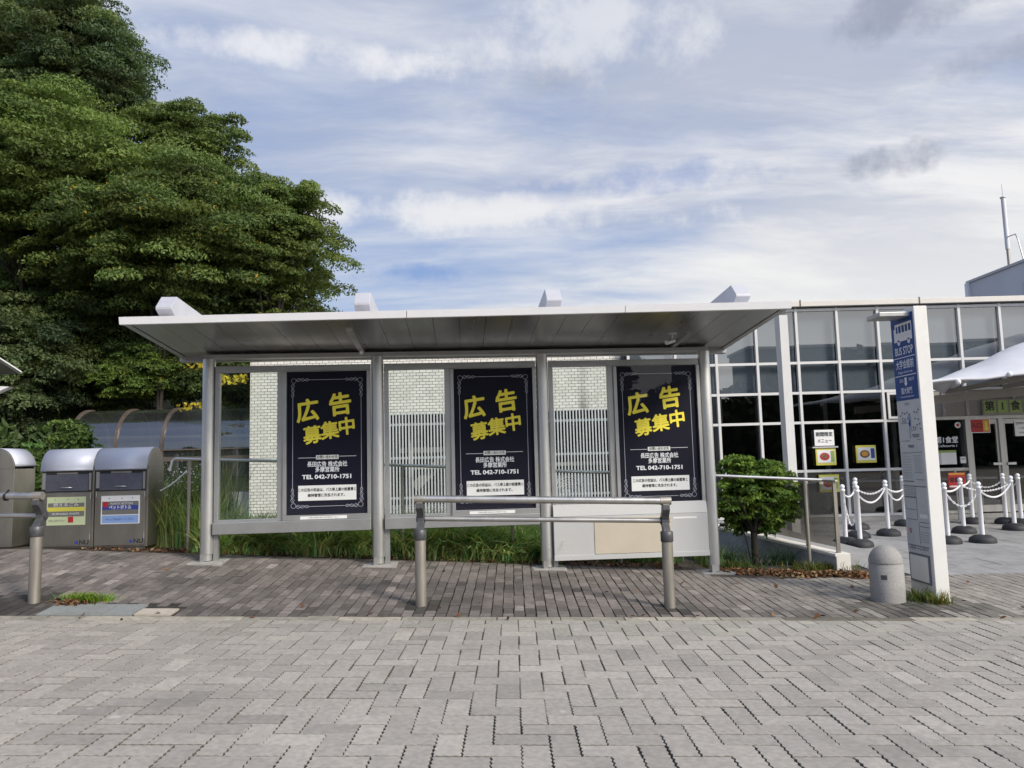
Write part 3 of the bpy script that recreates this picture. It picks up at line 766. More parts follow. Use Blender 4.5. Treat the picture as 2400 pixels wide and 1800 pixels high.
# far block with a mast
fb = thing('far_block', 'plain grey violet block rising behind the hall roof', 'building', (28.1, 45, 0)); sh = tuple(fb.location)
MB().box(28.1, 44, 22, 45, -.2, 11.45).build('wall', M['far'], fb, shift=sh)
MB().box(28.02, 44.1, 21.9, 45.1, 11.453, 11.6).build('parapet', M['cab'], fb, shift=sh)
MB().box(27.92, 28.098, 44.8, 45.08, -.2, 11.45).build('corner_trim', M['white_paint'], fb, shift=sh)
mx_ = float(P(2372, 690, 41.5)[0])
ms = thing('roof_mast', 'tall thin mast with a thicker top on the far grey block', 'mast', (mx_, 41.5, 8)); sh = tuple(ms.location)
MB().tube([(mx_, 41.5, 8), (mx_, 41.5, 13.6)], .085, 10).build('pole', M['steel_warm'], ms, shift=sh)
MB().tube([(mx_, 41.5, 12.6), (mx_, 41.5, 15.6)], .115, 10).lathe([(.0, 15.6), (.16, 15.6), (.16, 15.66), (0, 15.72)], (mx_, 41.5, 0), 10).tube([(mx_, 41.5, 15.7), (mx_, 41.5, 16.4)], .02, 6).build('antenna', M['far'], ms, shift=sh)
MB().tube([(mx_, 41.4, 13.3), (mx_+.1, 40.9, 13.3), (mx_+.15, 40.8, 12.9), (mx_+.3, 40.6, 11.2), (mx_+.35, 40.5, 8)], .035, 8).build('cable_pipe', M['steel'], ms, shift=sh)
MB().box(27.8, 28.09, 38.9, 39.8, 8.9, 10.3).build('meter_box', M['cab'], ms, bevel=.02, shift=sh)
# ------------------------------------------------------------------ the bus shelter
pl_, pr_ = P(484, 1312, 9.45), P(1675, 1345, 9.90)
SX, SY = float(pl_[0]), 9.45
YAW = math.atan2(.45, pr_[0]-pl_[0]); LEN = float(math.hypot(.45, pr_[0]-pl_[0]))
shel = thing('bus_shelter', 'long silver bus shelter with round posts and flat roof over three dark posters', 'bus shelter', (SX, SY, 0), YAW)
def SW(lx, ly):
    return SX+lx*math.cos(YAW)-ly*math.sin(YAW), SY+lx*math.sin(YAW)+ly*math.cos(YAW)
pxs = [0.0]
for px, py, Y in ((888, 1320, 9.60), (1283, 1328, 9.76)): pxs.append((P(px, py, Y)[0]-SX)/math.cos(YAW))
pxs.append(LEN)
for lx in pxs:
    gz = float(g(*SW(lx, 0)))
    MB().tube([(lx, 0, gz+.10), (lx, 0, 2.86)], .078, 28).build('post', M['alu'], shel)
    mb = MB(); mb.tube([(lx, 0, gz+.02), (lx, 0, gz+.10)], .067, 24)
    mb.bar((lx-.03, -.06, gz+.01), (lx-.03, -.06, gz+.10), .05, .04); mb.build('post_foot', M['alu'], shel)
    MB().box(lx-.19, lx+.23, -.16, .20, gz-.05, gz+.012).build('footing', M['concrete'], shel, bevel=.004)
RX0_, RX1_, RY1 = -.43, LEN+.38, .22
def yf(x): return -1.54-.28*x/LEN      # the front edge runs parallel to the kerb
RY0 = -1.6
def rz(y, top=0): return 3.06+(2.925-3.06)*(y-RY0)/(RY1-RY0)+top
mb = MB()   # roof deck on top
mb.add([(RX0_, yf(RX0_)+.05, rz(RY0)+.075), (RX1_, yf(RX1_)+.05, rz(RY0)+.075), (RX1_, RY1, rz(RY1)+.075), (RX0_, RY1, rz(RY1)+.075)], [(0, 1, 2, 3)])
mb.build('roof_deck', M['white_paint'], shel)
npan = 24; pwid = (RX1_-RX0_-.16)/npan
mb = MB()
for k in range(npan):
    a = RX0_+.08+k*pwid+.0022; b = a+pwid-.0044
    d = rng.normal(0, .0012, 2)
    vs = [(a, yf(a)+.05, rz(yf(a)+.05)), (b, yf(b)+.05, rz(yf(b)+.05)), (b, RY1-.03, rz(RY1-.03)+d[0]), (a, RY1-.03, rz(RY1-.03)+d[1])]
    vs2 = [(x, y, z+.03) for x, y, z in vs]
    mb.add(vs+vs2, [(3, 2, 1, 0), (0, 1, 5, 4), (1, 2, 6, 5), (2, 3, 7, 6), (3, 0, 4, 7)])
mb.build('soffit', M['soffit'], shel)
mb = MB(); mb.add([(RX0_, yf(RX0_)+.04, rz(RY0)+.036), (RX1_, yf(RX1_)+.04, rz(RY0)+.036), (RX1_, RY1, rz(RY1)+.036), (RX0_, RY1, rz(RY1)+.036)], [(3, 2, 1, 0)])
mb.build('roof_void', M['black'], shel)
for a, b in ((RX0_-.02, 2.62), (2.627, 5.0), (5.007, RX1_+.02)):
    ya, yb, za, zb2 = yf(a), yf(b), rz(yf(a)), rz(yf(b))
    MB().add([(a, ya, za-.012), (b, yb, zb2-.012), (b, yb-.02, zb2+.065), (a, ya-.02, za+.065), (a, ya+.05, za-.012), (b, yb+.05, zb2-.012), (b, yb+.06, zb2+.08), (a, ya+.06, za+.08)],
           [(0, 1, 2, 3), (4, 5, 1, 0), (3, 2, 6, 7), (0, 3, 7, 4), (1, 5, 6, 2), (5, 4, 7, 6)]).build('front_fascia', M['white_paint'], shel)
for a, b, nm_ in ((RX0_, RX0_+.07, 'side_edge'), (RX1_-.07, RX1_, 'side_edge')):
    m_ = (a+b)/2
    MB().bar((m_, yf(m_)+.06, rz(yf(m_))+.024), (m_, RY1, rz(RY1)+.024), b-a, .07).build(nm_, M['alu_frame'], shel)
MB().box(RX0_-.01, RX1_+.01, RY1-.03, RY1+.10, 2.862, 2.985).build('back_beam', M['alu_frame'], shel, bevel=.006)
MB().box(-.05, LEN+.05, -.05, .12, 2.862, 2.915).build('head_beam', M['alu_frame'], shel, bevel=.004)
# arms carrying the roof from above
for lx in pxs:
    x0 = lx
    y0, y1 = -1.50, .30
    z0, z1 = 3.27+.07*lx/LEN, 3.165+.05*lx/LEN
    h = .115
    pf = [(y0+.11, -h), (y0, -h*.55), (y0, -h*.30), (y0+.15, h), (y1-y0+y0, h), (y1, -h)]
    mb = MB()
    poly = [(y, z0+(z1-z0)*(y-y0)/(y1-y0)+dz) for y, dz in pf]
    mb.prism(poly, (x0-.085, 0, 0), (0, 1, 0), (0, 0, 1), (1, 0, 0), .17)
    mb.build('roof_arm', M['arm'], shel, bevel=.004)
    mb = MB()
    for y in (-.95, -.05): mb.box(x0-.05, x0+.05, y-.05, y+.05, rz(y)+.07, 3.12)
    mb.build('arm_bracket', M['arm'], shel)
# soffit light strip and small fittings
bx_ = pxs[1]-.19
MB().bar((bx_, -1.15, rz(-1.15)-.014), (bx_, .02, rz(.02)-.014), .07, .028).lathe([(0, -.05), (.028, -.045), (.03, 0)], (bx_, -.10, rz(-.1)-.028), 12).build('light_strip', M['alu'], shel)
bx_ = LEN-.42
MB().bar((bx_, -.75, rz(-.75)-.014), (bx_, .06, rz(.06)-.014), .06, .028).build('light_strip', M['alu_frame'], shel)
cp = (LEN-.62, -.72, rz(-.72))
sc_ = thing('security_camera', 'small pale security camera hanging from the right end of the shelter ceiling', 'camera', (*SW(cp[0], cp[1]), cp[2]), YAW)
sc_.scale = (.72, .72, .72)
MB().lathe([(0, -.02), (.07, -.02), (.075, 0)], n=16).tube([(0, 0, -.02), (.0, .03, -.10), (-.03, .05, -.13)], .016, 8).build('mount', M['cab'], sc_)
MB().tube([(.05, .11, -.11), (-.11, -.02, -.165)], .042, 14).tube([(-.111, -.021, -.165), (-.118, -.027, -.168)], .030, 12).build('body', M['alu'], sc_)
# bays
PZ0, PZ1 = .865, 2.675
posters = []
for b in range(3):
    x0 = pxs[b]+.086; x1 = pxs[b+1]-.086
    fr = MB()
    zb = .80 if b < 2 else .895
    gx0, gx1 = x0+.055, x0+.055+.72
    fr.box(x0, x1, -.035, .055, 2.685, 2.765)                 # top rail
    fr.box(x0, gx0, -.03, .05, zb, 2.684); fr.box(gx1, gx1+.075, -.03, .05, zb, 2.684)
    if b < 2: fr.box(gx0, gx1, -.03, .05, zb-.02, zb+.03)
    fr.build('bay_frame', M['alu_frame'], shel, bevel=.004)
    MB().box(gx0+.001, gx1-.001, .006, .014, zb+.031 if b < 2 else zb, 2.684).build('glass_pane', M['pane'], shel)
    qx0, qx1 = gx1+.0755, x1
    cs = MB()
    t = .045
    cs.box(qx0, qx1, -.06, .06, PZ1+.002, 2.684); cs.box(qx0, qx1, -.06, .06, zb, PZ0-.002)
    cs.box(qx0, qx0+t, -.06, .06, PZ0-.0015, PZ1+.0015); cs.box(qx1-t, qx1, -.06, .06, PZ0-.0015, PZ1+.0015)
    cs.box(qx0+t, qx1-t, .02, .059, PZ0-.001, PZ1+.001)
    case = cs.build('poster_case', M['alu_frame'], shel, bevel=.003)
    posters.append((qx0+t+.001, qx1-t-.001))
    if b < 2:
        MB().box(x0, x1, -.075, .075, .655, .799 if b < 2 else .80).build('bottom_rail', M['alu_frame'], shel, bevel=.006)
        ls = MB().box(qx0+.22, qx0+.80, -.0625, -.0605, PZ0-.055, PZ0-.018).build('label_strip', M['paper'], case)
        text('label_writing', '広告のお問い合わせは下記まで  No.%d' % (b+1), .022, (qx0+.51, -.064, PZ0-.037), (1, 0, 0), (0, 0, 1), M['txt_grey'], case)
    # frame legs standing behind the posts
    gz = float(g(*SW(x0, .03)))
    MB().box(x0-.005, x0+.055, .0, .05, gz, .654 if b < 2 else .21).build('frame_leg', M['alu_frame'], shel)
b = 2; x0 = pxs[2]+.086; x1 = pxs[3]-.086
mb = MB(); mb.add([(x0, -.10, .745), (x1, -.10, .745), (x1, -.066, .892), (x0, -.066, .892), (x0, .08, .745), (x1, .08, .745), (x1, .08, .892), (x0, .08, .892)],
                  [(0, 1, 2, 3), (1, 5, 6, 2), (5, 4, 7, 6), (4, 0, 3, 7), (3, 2, 6, 7), (4, 5, 1, 0)])
mb.build('cabinet_ledge', M['cab'], shel, bevel=.003)
MB().box(x0, x1, -.10, .10, .215, .742).build('cabinet', M['cab'], shel, bevel=.004)
MB().box(x0-.004, x1+.004, -.112, .11, .195, .255).build('cabinet_skirt', M['cab'], shel, bevel=.003)
bpn = MB().box(x0+.52, x0+1.53, -.109, -.1005, .262, .715).build('beige_panel', M['beige'], shel, bevel=.003)
mb = MB().box(x0+1.55, x0+1.86, -.1025, -.1003, .675, .70); mb.build('label_strip', M['paper'], shel)

# posters
def poster(b, lab):
    xa, xb = posters[b]; xm = (xa+xb)/2; wd = xb-xa
    wx, wy = SW(xm, -.02)
    o = thing('advertising_poster', lab, 'poster', (wx, wy, (PZ0+PZ1)/2), YAW, 'dark advertising posters in the shelter')
    H = (PZ1-PZ0)/2-.002; hw = wd/2
    MB().box(-hw, hw, 0, .006, -H, H).build('sheet', M['navy'], o)
    y = -.0025
    U = lambda u: -hw+u*wd           # 0..1 from the left
    Vv = lambda v: H-v*2*H           # 0..1 from the top
    # fine double border line
    bl = MB()
    for (u0, v0, u1, v1) in ((.07, .185, .07, .825), (.925, .185, .925, .825), (.27, .055, .71, .055), (.27, .945, .71, .945)):
        bl.box(U(u0)-.0028, U(u1)+.0028, y, -.0003, min(Vv(v0), Vv(v1))-.0028, max(Vv(v0), Vv(v1))+.0028)
    bl.build('border_line', M['border_grey'], o)
    # knotwork flourishes in the corners
    for su in (0, 1):
        for sv in (0, 1):
            mb = MB()
            cx_, cz_ = U(.07 if su == 0 else .925), Vv(.055 if sv == 0 else .945)
            dx_, dz_ = (1 if su == 0 else -1), (-1 if sv == 0 else 1)
            def curve(f):
                pts = [f(t) for t in np.linspace(0, 1, 44)]
                for i in range(len(pts)-1):
                    p, q = Vector((pts[i][0], 0, pts[i][1])), Vector((pts[i+1][0], 0, pts[i+1][1])); d = (q-p)
                    if d.length < 1e-6: continue
                    nrm = Vector((-d.z, 0, d.x)).normalized()*.0022
                    mb.add([(v.x, y, v.z) for v in (p-nrm, q-nrm, q+nrm, p+nrm)], [(0, 1, 2, 3)])
            for ph in (0, math.pi, math.pi/2):
                am = .022 if ph != math.pi/2 else .012
                curve(lambda t: (cx_+dx_*(.045+.16*t), cz_+dz_*(am*math.sin(t*3*math.pi+ph)*(1-.35*t))))
                curve(lambda t: (cx_+dx_*(am*math.sin(t*3*math.pi+ph)*(1-.35*t)), cz_+dz_*(.05+.18*t)))
            curve(lambda t: (cx_+dx_*(.012+.03*math.cos(t*2*math.pi)), cz_+dz_*(.012+.03*math.sin(t*2*math.pi))))
            mb.build('corner_flourish', M['border_grey'], o)
    a = R(8.0); rt = (math.cos(a), 0, math.sin(a)); up = (-math.sin(a)*.55, 0, math.cos(a))
    n1 = (0, -.004, 0)
    hp = lambda u, v: (U(u), -.004, Vv(v))
    hl = text('headline', '広', .300, hp(.255, .285), rt, up, M['yellow'], o, bold=.030)
    text('headline', '告', .300, hp(.665, .243), rt, up, M['yellow'], o, bold=.030)
    for k, ch in enumerate('募集中'): text('headline', ch, .235, hp((.315, .535, .745)[k], (.455, .425, .398)[k]), rt, up, M['yellow'], o, bold=.028)
    MB().box(U(.14), U(.355), -.003, -.0004, Vv(.607)-.0025, Vv(.607)+.0025).box(U(.645), U(.86), -.003, -.0004, Vv(.600)-.0025, Vv(.600)+.0025).build('rule', M['txt_white'], o)
    tg = MB().box(U(.36), U(.64), -.003, -.0004, Vv(.619), Vv(.590)).build('contact_tag', M['paper'], o)
    text('lettering', 'お問い合わせ先', .045, (0, -.0045, Vv(.605)), XX, ZZ, M['txt_black'], tg, bold=.02, width=.26)
    text('company_line', '長田広告 株式会社', .072, (U(.5), -.004, Vv(.655)), XX, ZZ, M['txt_white'], o, bold=.02, width=.50)
    text('company_line', '多摩営業所', .072, (U(.5), -.004, Vv(.693)), XX, ZZ, M['txt_white'], o, bold=.02, width=.30)
    text('phone_line', 'TEL 042-710-1751', .072, (U(.5), -.004, Vv(.742)), XX, ZZ, M['txt_white'], o, bold=.035, width=.61)
    bx2 = MB().box(U(.14), U(.86), -.003, -.0004, Vv(.905), Vv(.80)).build('notice_box', M['paper'], o)
    text('lettering', 'この広告の収益は、バス停上屋の設置費と', .045, (0, -.0045, Vv(.832)), XX, ZZ, M['txt_black'], bx2, bold=.022, width=.72)
    text('lettering', '維持管理に充当されます。', .045, (0, -.0045, Vv(.870)), XX, ZZ, M['txt_black'], bx2, bold=.022, width=.46)
    # glazed door of the case
    return o
poster(0, 'dark navy poster with yellow characters in the shelter bay nearest the steel bins')
poster(1, 'dark navy poster with yellow characters behind the guard rail, middle of three')
poster(2, 'dark navy poster with yellow characters above the white cabinet with beige panel')
for b, (xa, xb) in enumerate(posters):
    MB().quad((xa, -.046, PZ0), (xb, -.046, PZ0), (xb, -.046, PZ1), (xa, -.046, PZ1)).build('poster_glass', M['poster_pane'], shel)

# ------------------------------------------------------------------ guard rails
def guard_rail(x0, x1, y, label, strap=False):
    ym = y; zc_ = float(g((x0+x1)/2, ym))
    o = thing('guard_rail', label, 'guard rail', ((x0+x1)/2, y, zc_), 0)
    sl_ = (float(g(x1, y))-float(g(x0, y)))/(x1-x0); hl = (x1-x0)/2
    for s_ in (-1, 1):
        xx = s_*hl; z0 = sl_*xx
        ps = MB().lathe([(.056, z0-.03), (.056, z0+.65)], (xx, 0, 0), 28).build('post', M['steel_warm'], o)
        MB().lathe([(.0, z0+.755), (.058, z0+.755), (.064, z0+.748), (.064, z0+.655), (.058, z0+.648)], (xx, 0, 0), 28).build('collar', M['cast'], ps)
        mb = MB()
        for d in (0,):
            pts = [(-.05, .74), (.05, .74), (.085, .79), (.12, .82), (.125, .875), (.095, .915), (.055, .955), (.03, 1.02), (-.045, 1.02), (-.05, .97), (.0, .91), (.03, .865), (.03, .83), (-.01, .79)]
            mb.prism([(a, z0+b) for a, b in pts], (xx-.036, 0, 0), (0, 1, 0), (0, 0, 1), (1, 0, 0), .072)
        mb.tube([(xx-.045, .08, z0+.855), (xx+.045, .08, z0+.855)], .036, 16)
        mb.build('bracket', M['cast'], o, bevel=.004)
        mb = MB(); mb.tube([(xx-.055, -.01, z0+1.06), (xx+.055, -.01, z0+1.06)], .0415, 20); mb.box(xx-.03, xx+.03, -.04, .02, z0+1.0, z0+1.03)
        mb.build('end_sleeve', M['steel_warm'], o)
    MB().tube([(-hl+.05, -.01, sl_*(-hl)+1.06), (hl-.05, -.01, sl_*hl+1.06)], .0365, 24).build('top_tube', M['steel'], o)
    MB().tube([(-hl+.03, .08, sl_*(-hl)+.855), (hl-.03, .08, sl_*hl+.855)], .0255, 20).build('lower_tube', M['steel'], o)
    if strap:
        MB().lathe([(.039, -.012), (.043, -.012), (.043, .012), (.039, .012)], (0, 0, 0), 16)
        mb = MB(); mb.tube([(hl-.33, -.01, sl_*hl+1.06), (hl-.305, -.01, sl_*hl+1.06)], .0425, 18); mb.bar((hl-.31, -.03, sl_*hl+1.09), (hl-.28, -.03, sl_*hl+1.13), .02, .01)
        mb.build('strap', M['black'], o)
    return o
a, b = P(987, 1415, 7.70), P(1570, 1414, 7.70)
guard_rail(float(a[0]), float(b[0]), 7.70, 'double tube steel guard rail standing in front of the bus shelter')
c = P(80, 1412, 7.70)
guard_rail(float(c[0])-2.5, float(c[0]), 7.70, 'double tube steel guard rail before the bins, black strap round its top tube', True)

# ------------------------------------------------------------------ recycling bins
BYF = 10.15
def make_bin(label, loc, rz_=0, sticker=None, width=.755):
    o = thing('recycling_bin', label, 'bin', loc, rz_)
    hw = width/2-.006; D = .46
    mb = MB()
    mb.box(-hw, hw, .016, D, .05, 1.10); mb.box(-hw+.04, hw-.04, .03, D-.03, 0, .05)
    # rounded gable ends
    arc = [(0.016, 1.10), (D, 1.10)]
    arc += [(D/2+(D/2)*math.cos(t), 1.10+.275*math.sin(t)) for t in np.linspace(0, math.pi, 22)][1:-1]
    arc = [(D, 1.1005)]+arc[2:]+[(.016, 1.1005)]
    for xx in (-hw, hw-.012): mb.prism(arc, (xx, 0, 0), (0, 1, 0), (0, 0, 1), (1, 0, 0), .012)
    mb.build('body', M['bin_steel'], o, bevel=.004)
    pts = [(D/2+(D/2+.006)*math.cos(t), 1.10+.282*math.sin(t)) for t in np.linspace(0.12, math.pi-.0, 24)]
    pts.append((-.012, 1.085))
    V = []; F = []
    for i, (y, z) in enumerate(pts): V += [(-hw-.004, y, z), (hw-.010, y, z)]
    F = [(2*i, 2*i+1, 2*i+3, 2*i+2) for i in range(len(pts)-1)]
    lid = MB().add(V, F, True).build('lid', M['lid'], o); md = lid.modifiers.new('thickness', 'SOLIDIFY'); md.thickness = .006; md.offset = 0
    # upper opening with a sloping flap
    MB().box(-hw+.012, hw-.03, .006, .0155, .80, 1.075).build('opening', M['black'], o)
    fl = MB().add([(-hw+.07, -.004, .815), (hw-.07, -.004, .815), (hw-.07, .005, 1.035), (-hw+.07, .005, 1.035), (-hw+.07, -.012, .812), (hw-.07, -.012, .812), (hw-.07, -.003, 1.035), (-hw+.07, -.003, 1.035)],
                  [(4, 5, 6, 7), (0, 3, 2, 1), (0, 1, 5, 4), (1, 2, 6, 5), (2, 3, 7, 6), (3, 0, 4, 7)]).build('flap', M['bin_dark'], o)
    mb = MB(); mb.tube([(-.07, -.012, .855), (-.07, -.035, .86), (.07, -.035, .86), (.07, -.012, .855)], .007, 8); mb.build('flap_handle', M['alu'], fl)
    mb = MB().box(-.14, .14, -.0062, .0055, 1.038, 1.062); mb.build('flap_hinge', M['bin_steel'], fl)
    mb = MB().box(-hw+.02, -hw+.066, -.003, .0058, .84, 1.06).box(hw-.066, hw-.035, -.003, .0058, .82, 1.05); mb.build('side_plate', M['steel'], o)
    dr = MB().box(-hw+.012, hw-.03, -.002, .0158, .075, .785).build('door', M['bin_steel'], o, bevel=.003)
    mb = MB()
    for zz in (.16, .70): mb.tube([(hw-.035, -.008, zz), (hw-.035, -.008, zz+.08)], .008, 8)
    mb.tube([(-hw+.03, -.008, .72), (-hw+.03, -.008, .79)], .008, 8)
    mb.build('hinge', M['steel'], dr)
    text('logo', 'NU', .085, (hw-.11, -.0035, .125), XX, ZZ, M['txt_black'], dr, bold=.02, width=.12)
    MB().prism([(-.02, -.03), (.0, -.012), (.02, -.03), (.022, .02), (.008, .008), (0, .032), (-.008, .008), (-.022, .02)], (hw-.21, -.003, .128), XX, ZZ, (0, -1, 0), .001).build('emblem', M['darkblue'], dr)
    if sticker is not None:
        st = MB().box(-.26, .26, -.0075, -.0025, .36, .735).build('sticker', M['paper'] if sticker else M['lime_pale'], o)
        def band(x0, x1, z0, z1, m, d=.0095): MB().box(x0, x1, -d, -.0078, z0, z1).build('print', m, st)
        if sticker:
            band(-.245, .245, .485, .66, M['grey_print']); band(-.245, .245, .37, .475, M['lightblue'])
            band(-.245, .245, .55, .605, M['darkblue'], .0105); band(-.235, -.165, .585, .655, M['red'], .0115)
            text('print', 'ペットボトル', .06, (0, -.0125, .577), XX, ZZ, M['txt_white'], st, bold=.02, width=.30)
            text('print', 'PLASTIC BOTTLES', .035, (0.02, -.0125, .63), XX, ZZ, M['txt_white'], st, width=.30)
            text('print', 'キャップをはずしてください', .035, (0, -.0125, .42), XX, ZZ, M['darkblue'], st, width=.38)
        else:
            band(-.245, .245, .475, .655, M['grey_print']); band(-.245, .245, .545, .60, M['yel_print'], .0105); band(.03, .10, .395, .47, M['red'], .0105)
            text('print', '燃えるごみ', .05, (0, -.0125, .627), XX, ZZ, M['txt_white'], st, width=.34)
            text('print', 'BURNABLE WASTE', .035, (0, -.0125, .510), XX, ZZ, M['txt_white'], st, width=.36)
            text('print', '分別にご協力ください', .032, (-.12, -.0125, .42), XX, ZZ, M['txt_grey'], st, width=.22)
        mb = MB()
        for xx in (-.15, .02, .16): mb.lathe([(.0, 0), (.008, 0)], (0, 0, 0), 10); mb.v[-20:] = [(a_+xx, -.0082, b_+.70) for a_, b_, c_ in mb.v[-20:]]
        mb.build('print', M['txt_grey'], st)
    return o
M['lid'] = mat('bin_lid', (.50, .52, .60), .45, .25, .06, 3, dirt=.08, dscale=6)
M['grey_print'] = mat('grey_print', (.16, .155, .14), .5)
M['lime_pale'] = mat('pale_green_print', (.50, .56, .34), .5)
zbin = float(P(220, 1293, BYF)[2])
xl, xr = float(P(92, 1200, BYF)[0]), float(P(346, 1200, BYF)[0])
wbin = (xr-xl)/2
make_bin('steel bin with a pale green and yellow sticker, left of the joined pair', (xl+wbin/2, BYF, zbin), 0, 0, wbin)
make_bin('steel bin with a blue and white sticker, right of the joined pair', (xl+wbin*1.5, BYF, zbin), 0, 1, wbin)
xe = float(P(26, 1250, 10.2)[0])
make_bin('round topped steel bin seen from its end at the left edge, no sticker', (xe-.46, 10.44, zbin+.03), R(-90), None, .46)
MB_ = thing('bin_plinth', 'low earth stained concrete plinth under the steel bins', 'plinth', (xl, BYF, zbin-.1))
MB().box(xl-.12, xr+.25, BYF-.06, BYF+.7, zbin-.16, zbin-.002).build('slab', M['soil'], MB_, bevel=.02, shift=MB_.location)

# ------------------------------------------------------------------ bus stop totem
pb = PG(2196, 1411); TX, TY = float(pb[0]), float(pb[1])
tz = float(g(TX, TY)); tH = 3.05; tD = .50; tW = .145
tt = thing('bus_stop_sign', 'tall white box post with a blue bus stop panel on its left face', 'bus stop sign', (TX, TY, tz))
MB().box(0, tW, 0, tD, -.05, tH).build('post', M['totem'], tt, bevel=.006)
tt.scale = (1, 1, 1.03)
YR, ZU = (0, -1, 0), (0, 0, 1)
def tb_(name, u0, u1, z0, z1, m, d=.006, par=None, d0=.0005):
    """a plate on the left face; u runs 0..1 from far to near"""
    ya, yb = tD*(1-u0), tD*(1-u1)
    return MB().box(-d, -d0, min(ya, yb), max(ya, yb), z0, z1).build(name, m, par or tt)
def tu(u): return tD*(1-u)
bp = tb_('blue_panel', .015, .94, 2.075, 3.0, M['blue'])
# pictogram of a bus
ic = MB(); zc0 = 2.66
def pic(u, z): return (u*tD, z)
def picp(poly): ic.prism([(u, z) for u, z in poly], (-.0062, tD, 0), (0, -1, 0), (0, 0, 1), (-1, 0, 0), .0015)
def rect(u0, u1, z0, z1): picp([(u0*tD, z0), (u1*tD, z0), (u1*tD, z1), (u0*tD, z1)])
rect(.19, .88, 2.715, 2.81); rect(.19, .88, 2.885, 2.91)
for u in (.19, .30, .44, .58, .72, .855): rect(u, u+.032, 2.8095, 2.886)
rect(.13, .1895, 2.715, 2.86)
for u in (.26, .68):
    picp([((u+.055)*tD+.055*tD*math.cos(t), 2.705+.030*math.sin(t)) for t in np.linspace(0, 2*math.pi, 16, endpoint=False)])
ic.build('bus_pictogram', M['txt_white'], bp)
text('lettering', 'BUS STOP', .12, (-.0065, tu(.50), 2.605), YR, ZU, M['txt_white'], bp, bold=.012, width=.37)
tb_('rule', 0.05, .93, 2.533, 2.541, M['txt_white'], .0075, bp, .0062)
text('lettering', '大学会館前', .105, (-.0065, tu(.49), 2.455), YR, ZU, M['txt_white'], bp, bold=.012, width=.37)
text('lettering', 'Daigaku Kaikan-mae', .035, (-.0065, tu(.49), 2.378), YR, ZU, M['txt_white'], bp, width=.30)
tb_('rule', 0.05, .93, 2.336, 2.344, M['txt_white'], .0075, bp, .0062)
text('lettering', '次は', .045, (-.0065, tu(.30), 2.285), YR, ZU, M['txt_white'], bp, width=.085)
text('lettering', 'NEXT', .045, (-.0065, tu(.72), 2.29), YR, ZU, M['txt_white'], bp, width=.11)
ar = MB().prism([(-.02, .045), (.02, .045), (.02, -.015), (.034, -.015), (0, -.05), (-.034, -.015), (-.02, -.015)], (-.0062, tu(.48), 2.272), YR, ZU, (-1, 0, 0), .0015); ar.build('arrow', M['txt_white'], bp)
text('lettering', '国大南門', .075, (-.0065, tu(.49), 2.17), YR, ZU, M['txt_white'], bp, bold=.01, width=.22)
text('lettering', 'Kokudai Minamimon', .028, (-.0065, tu(.49), 2.112), YR, ZU, M['txt_white'], bp, width=.28)
mp = tb_('route_map', .02, .96, 1.62, 2.07, M['tot_panel'])
text('lettering', '路線図', .035, (-.0065, tu(.45), 2.03), YR, ZU, M['txt_grey'], mp)
mb = MB()
def ml(u0, u1, z0, z1):
    ya, yb = tu(u0), tu(u1); mb.box(-.0078, -.0062, min(ya, yb), max(ya, yb), z0, z1)
for u, z in ((.12, 1.90), (.2, 1.93), (.3, 1.92), (.4, 1.93), (.5, 1.91), (.2, 1.87), (.3, 1.86), (.42, 1.87), (.7, 1.93), (.8, 1.92), (.86, 1.95), (.2, 1.84), (.3, 1.835), (.72, 1.86), (.84, 1.85), (.78, 1.79), (.88, 1.80), (.9, 1.75), (.62, 1.77), (.7, 1.76)):
    ml(u, u+.055, z, z+.018)
ml(.12, .48, 1.823, 1.829); ml(.48, .50, 1.66, 1.825); ml(.55, .56, 1.75, 1.90); ml(.55, .74, 1.745, 1.753); ml(.56, .86, 1.69, 1.705); ml(.60, .84, 1.672, 1.685); ml(.76, .92, 1.645, 1.651); ml(.12, .46, 1.635, 1.64)
mb.build('map_lines', M['txt_grey'], mp)
mb = MB(); ml(.46, .53, 1.80, 1.92); ml(.5, .555, 1.78, 1.86); mb.build('map_lines', M['lightblue'], mp)
t1 = tb_('timetable_panel', .02, .97, 1.185, 1.605, M['tot_panel'])
text('lettering', '時刻表', .04, (-.0065, tu(.5), 1.575), YR, ZU, M['txt_grey'], t1, bold=.02)
mb = MB(); ml(.08, .48, 1.505, 1.511); ml(.52, .9, 1.51, 1.516); ml(.08, .5, 1.20, 1.212); ml(.6, .95, 1.225, 1.23); ml(.55, .9, 1.30, 1.304)
for k in range(9): ml(.1, .45, 1.24+.028*k, 1.2425+.028*k); ml(.56, .88, 1.32+.02*k, 1.3225+.02*k)
mb.build('timetable_lines', M['txt_grey'], t1)
t2 = tb_('timetable_panel', .02, .98, .47, 1.175, M['tot_panel'])
mb = MB(); ml(.03, .97, 1.15, 1.16); ml(.06, .52, 1.03, 1.045); ml(.08, .5, .905, .911); ml(.08, .5, .80, .806); ml(.6, .96, .78, .787); ml(.6, .96, .735, .742); ml(.56, .57, .55, .78); ml(.06, .9, .525, .535); ml(.08, .85, .50, .506); ml(.53, .54, .8, 1.15)
for k in range(5): ml(.08, .5, 1.06+.018*k, 1.064+.018*k); ml(.6, .94, .58+.025*k, .584+.025*k)
text('lettering', '運賃・ご案内', .045, (-.0065, tu(.5), .505), YR, ZU, M['txt_grey'], t2, width=.36)
mb.build('timetable_lines', M['txt_grey'], t2)
mb = MB().lathe([(.014, 0), (.026, 0)], n=16); mb.v = [(-.0066, a+tu(.2), b+.68) for a, b, c_ in mb.v]; mb.build('round_mark', M['red'], t2)
mb = MB().box(-.0075, -.0062, tu(.92), tu(.62), .83, .87); mb.build('torn_paper', M['paper'], t2)
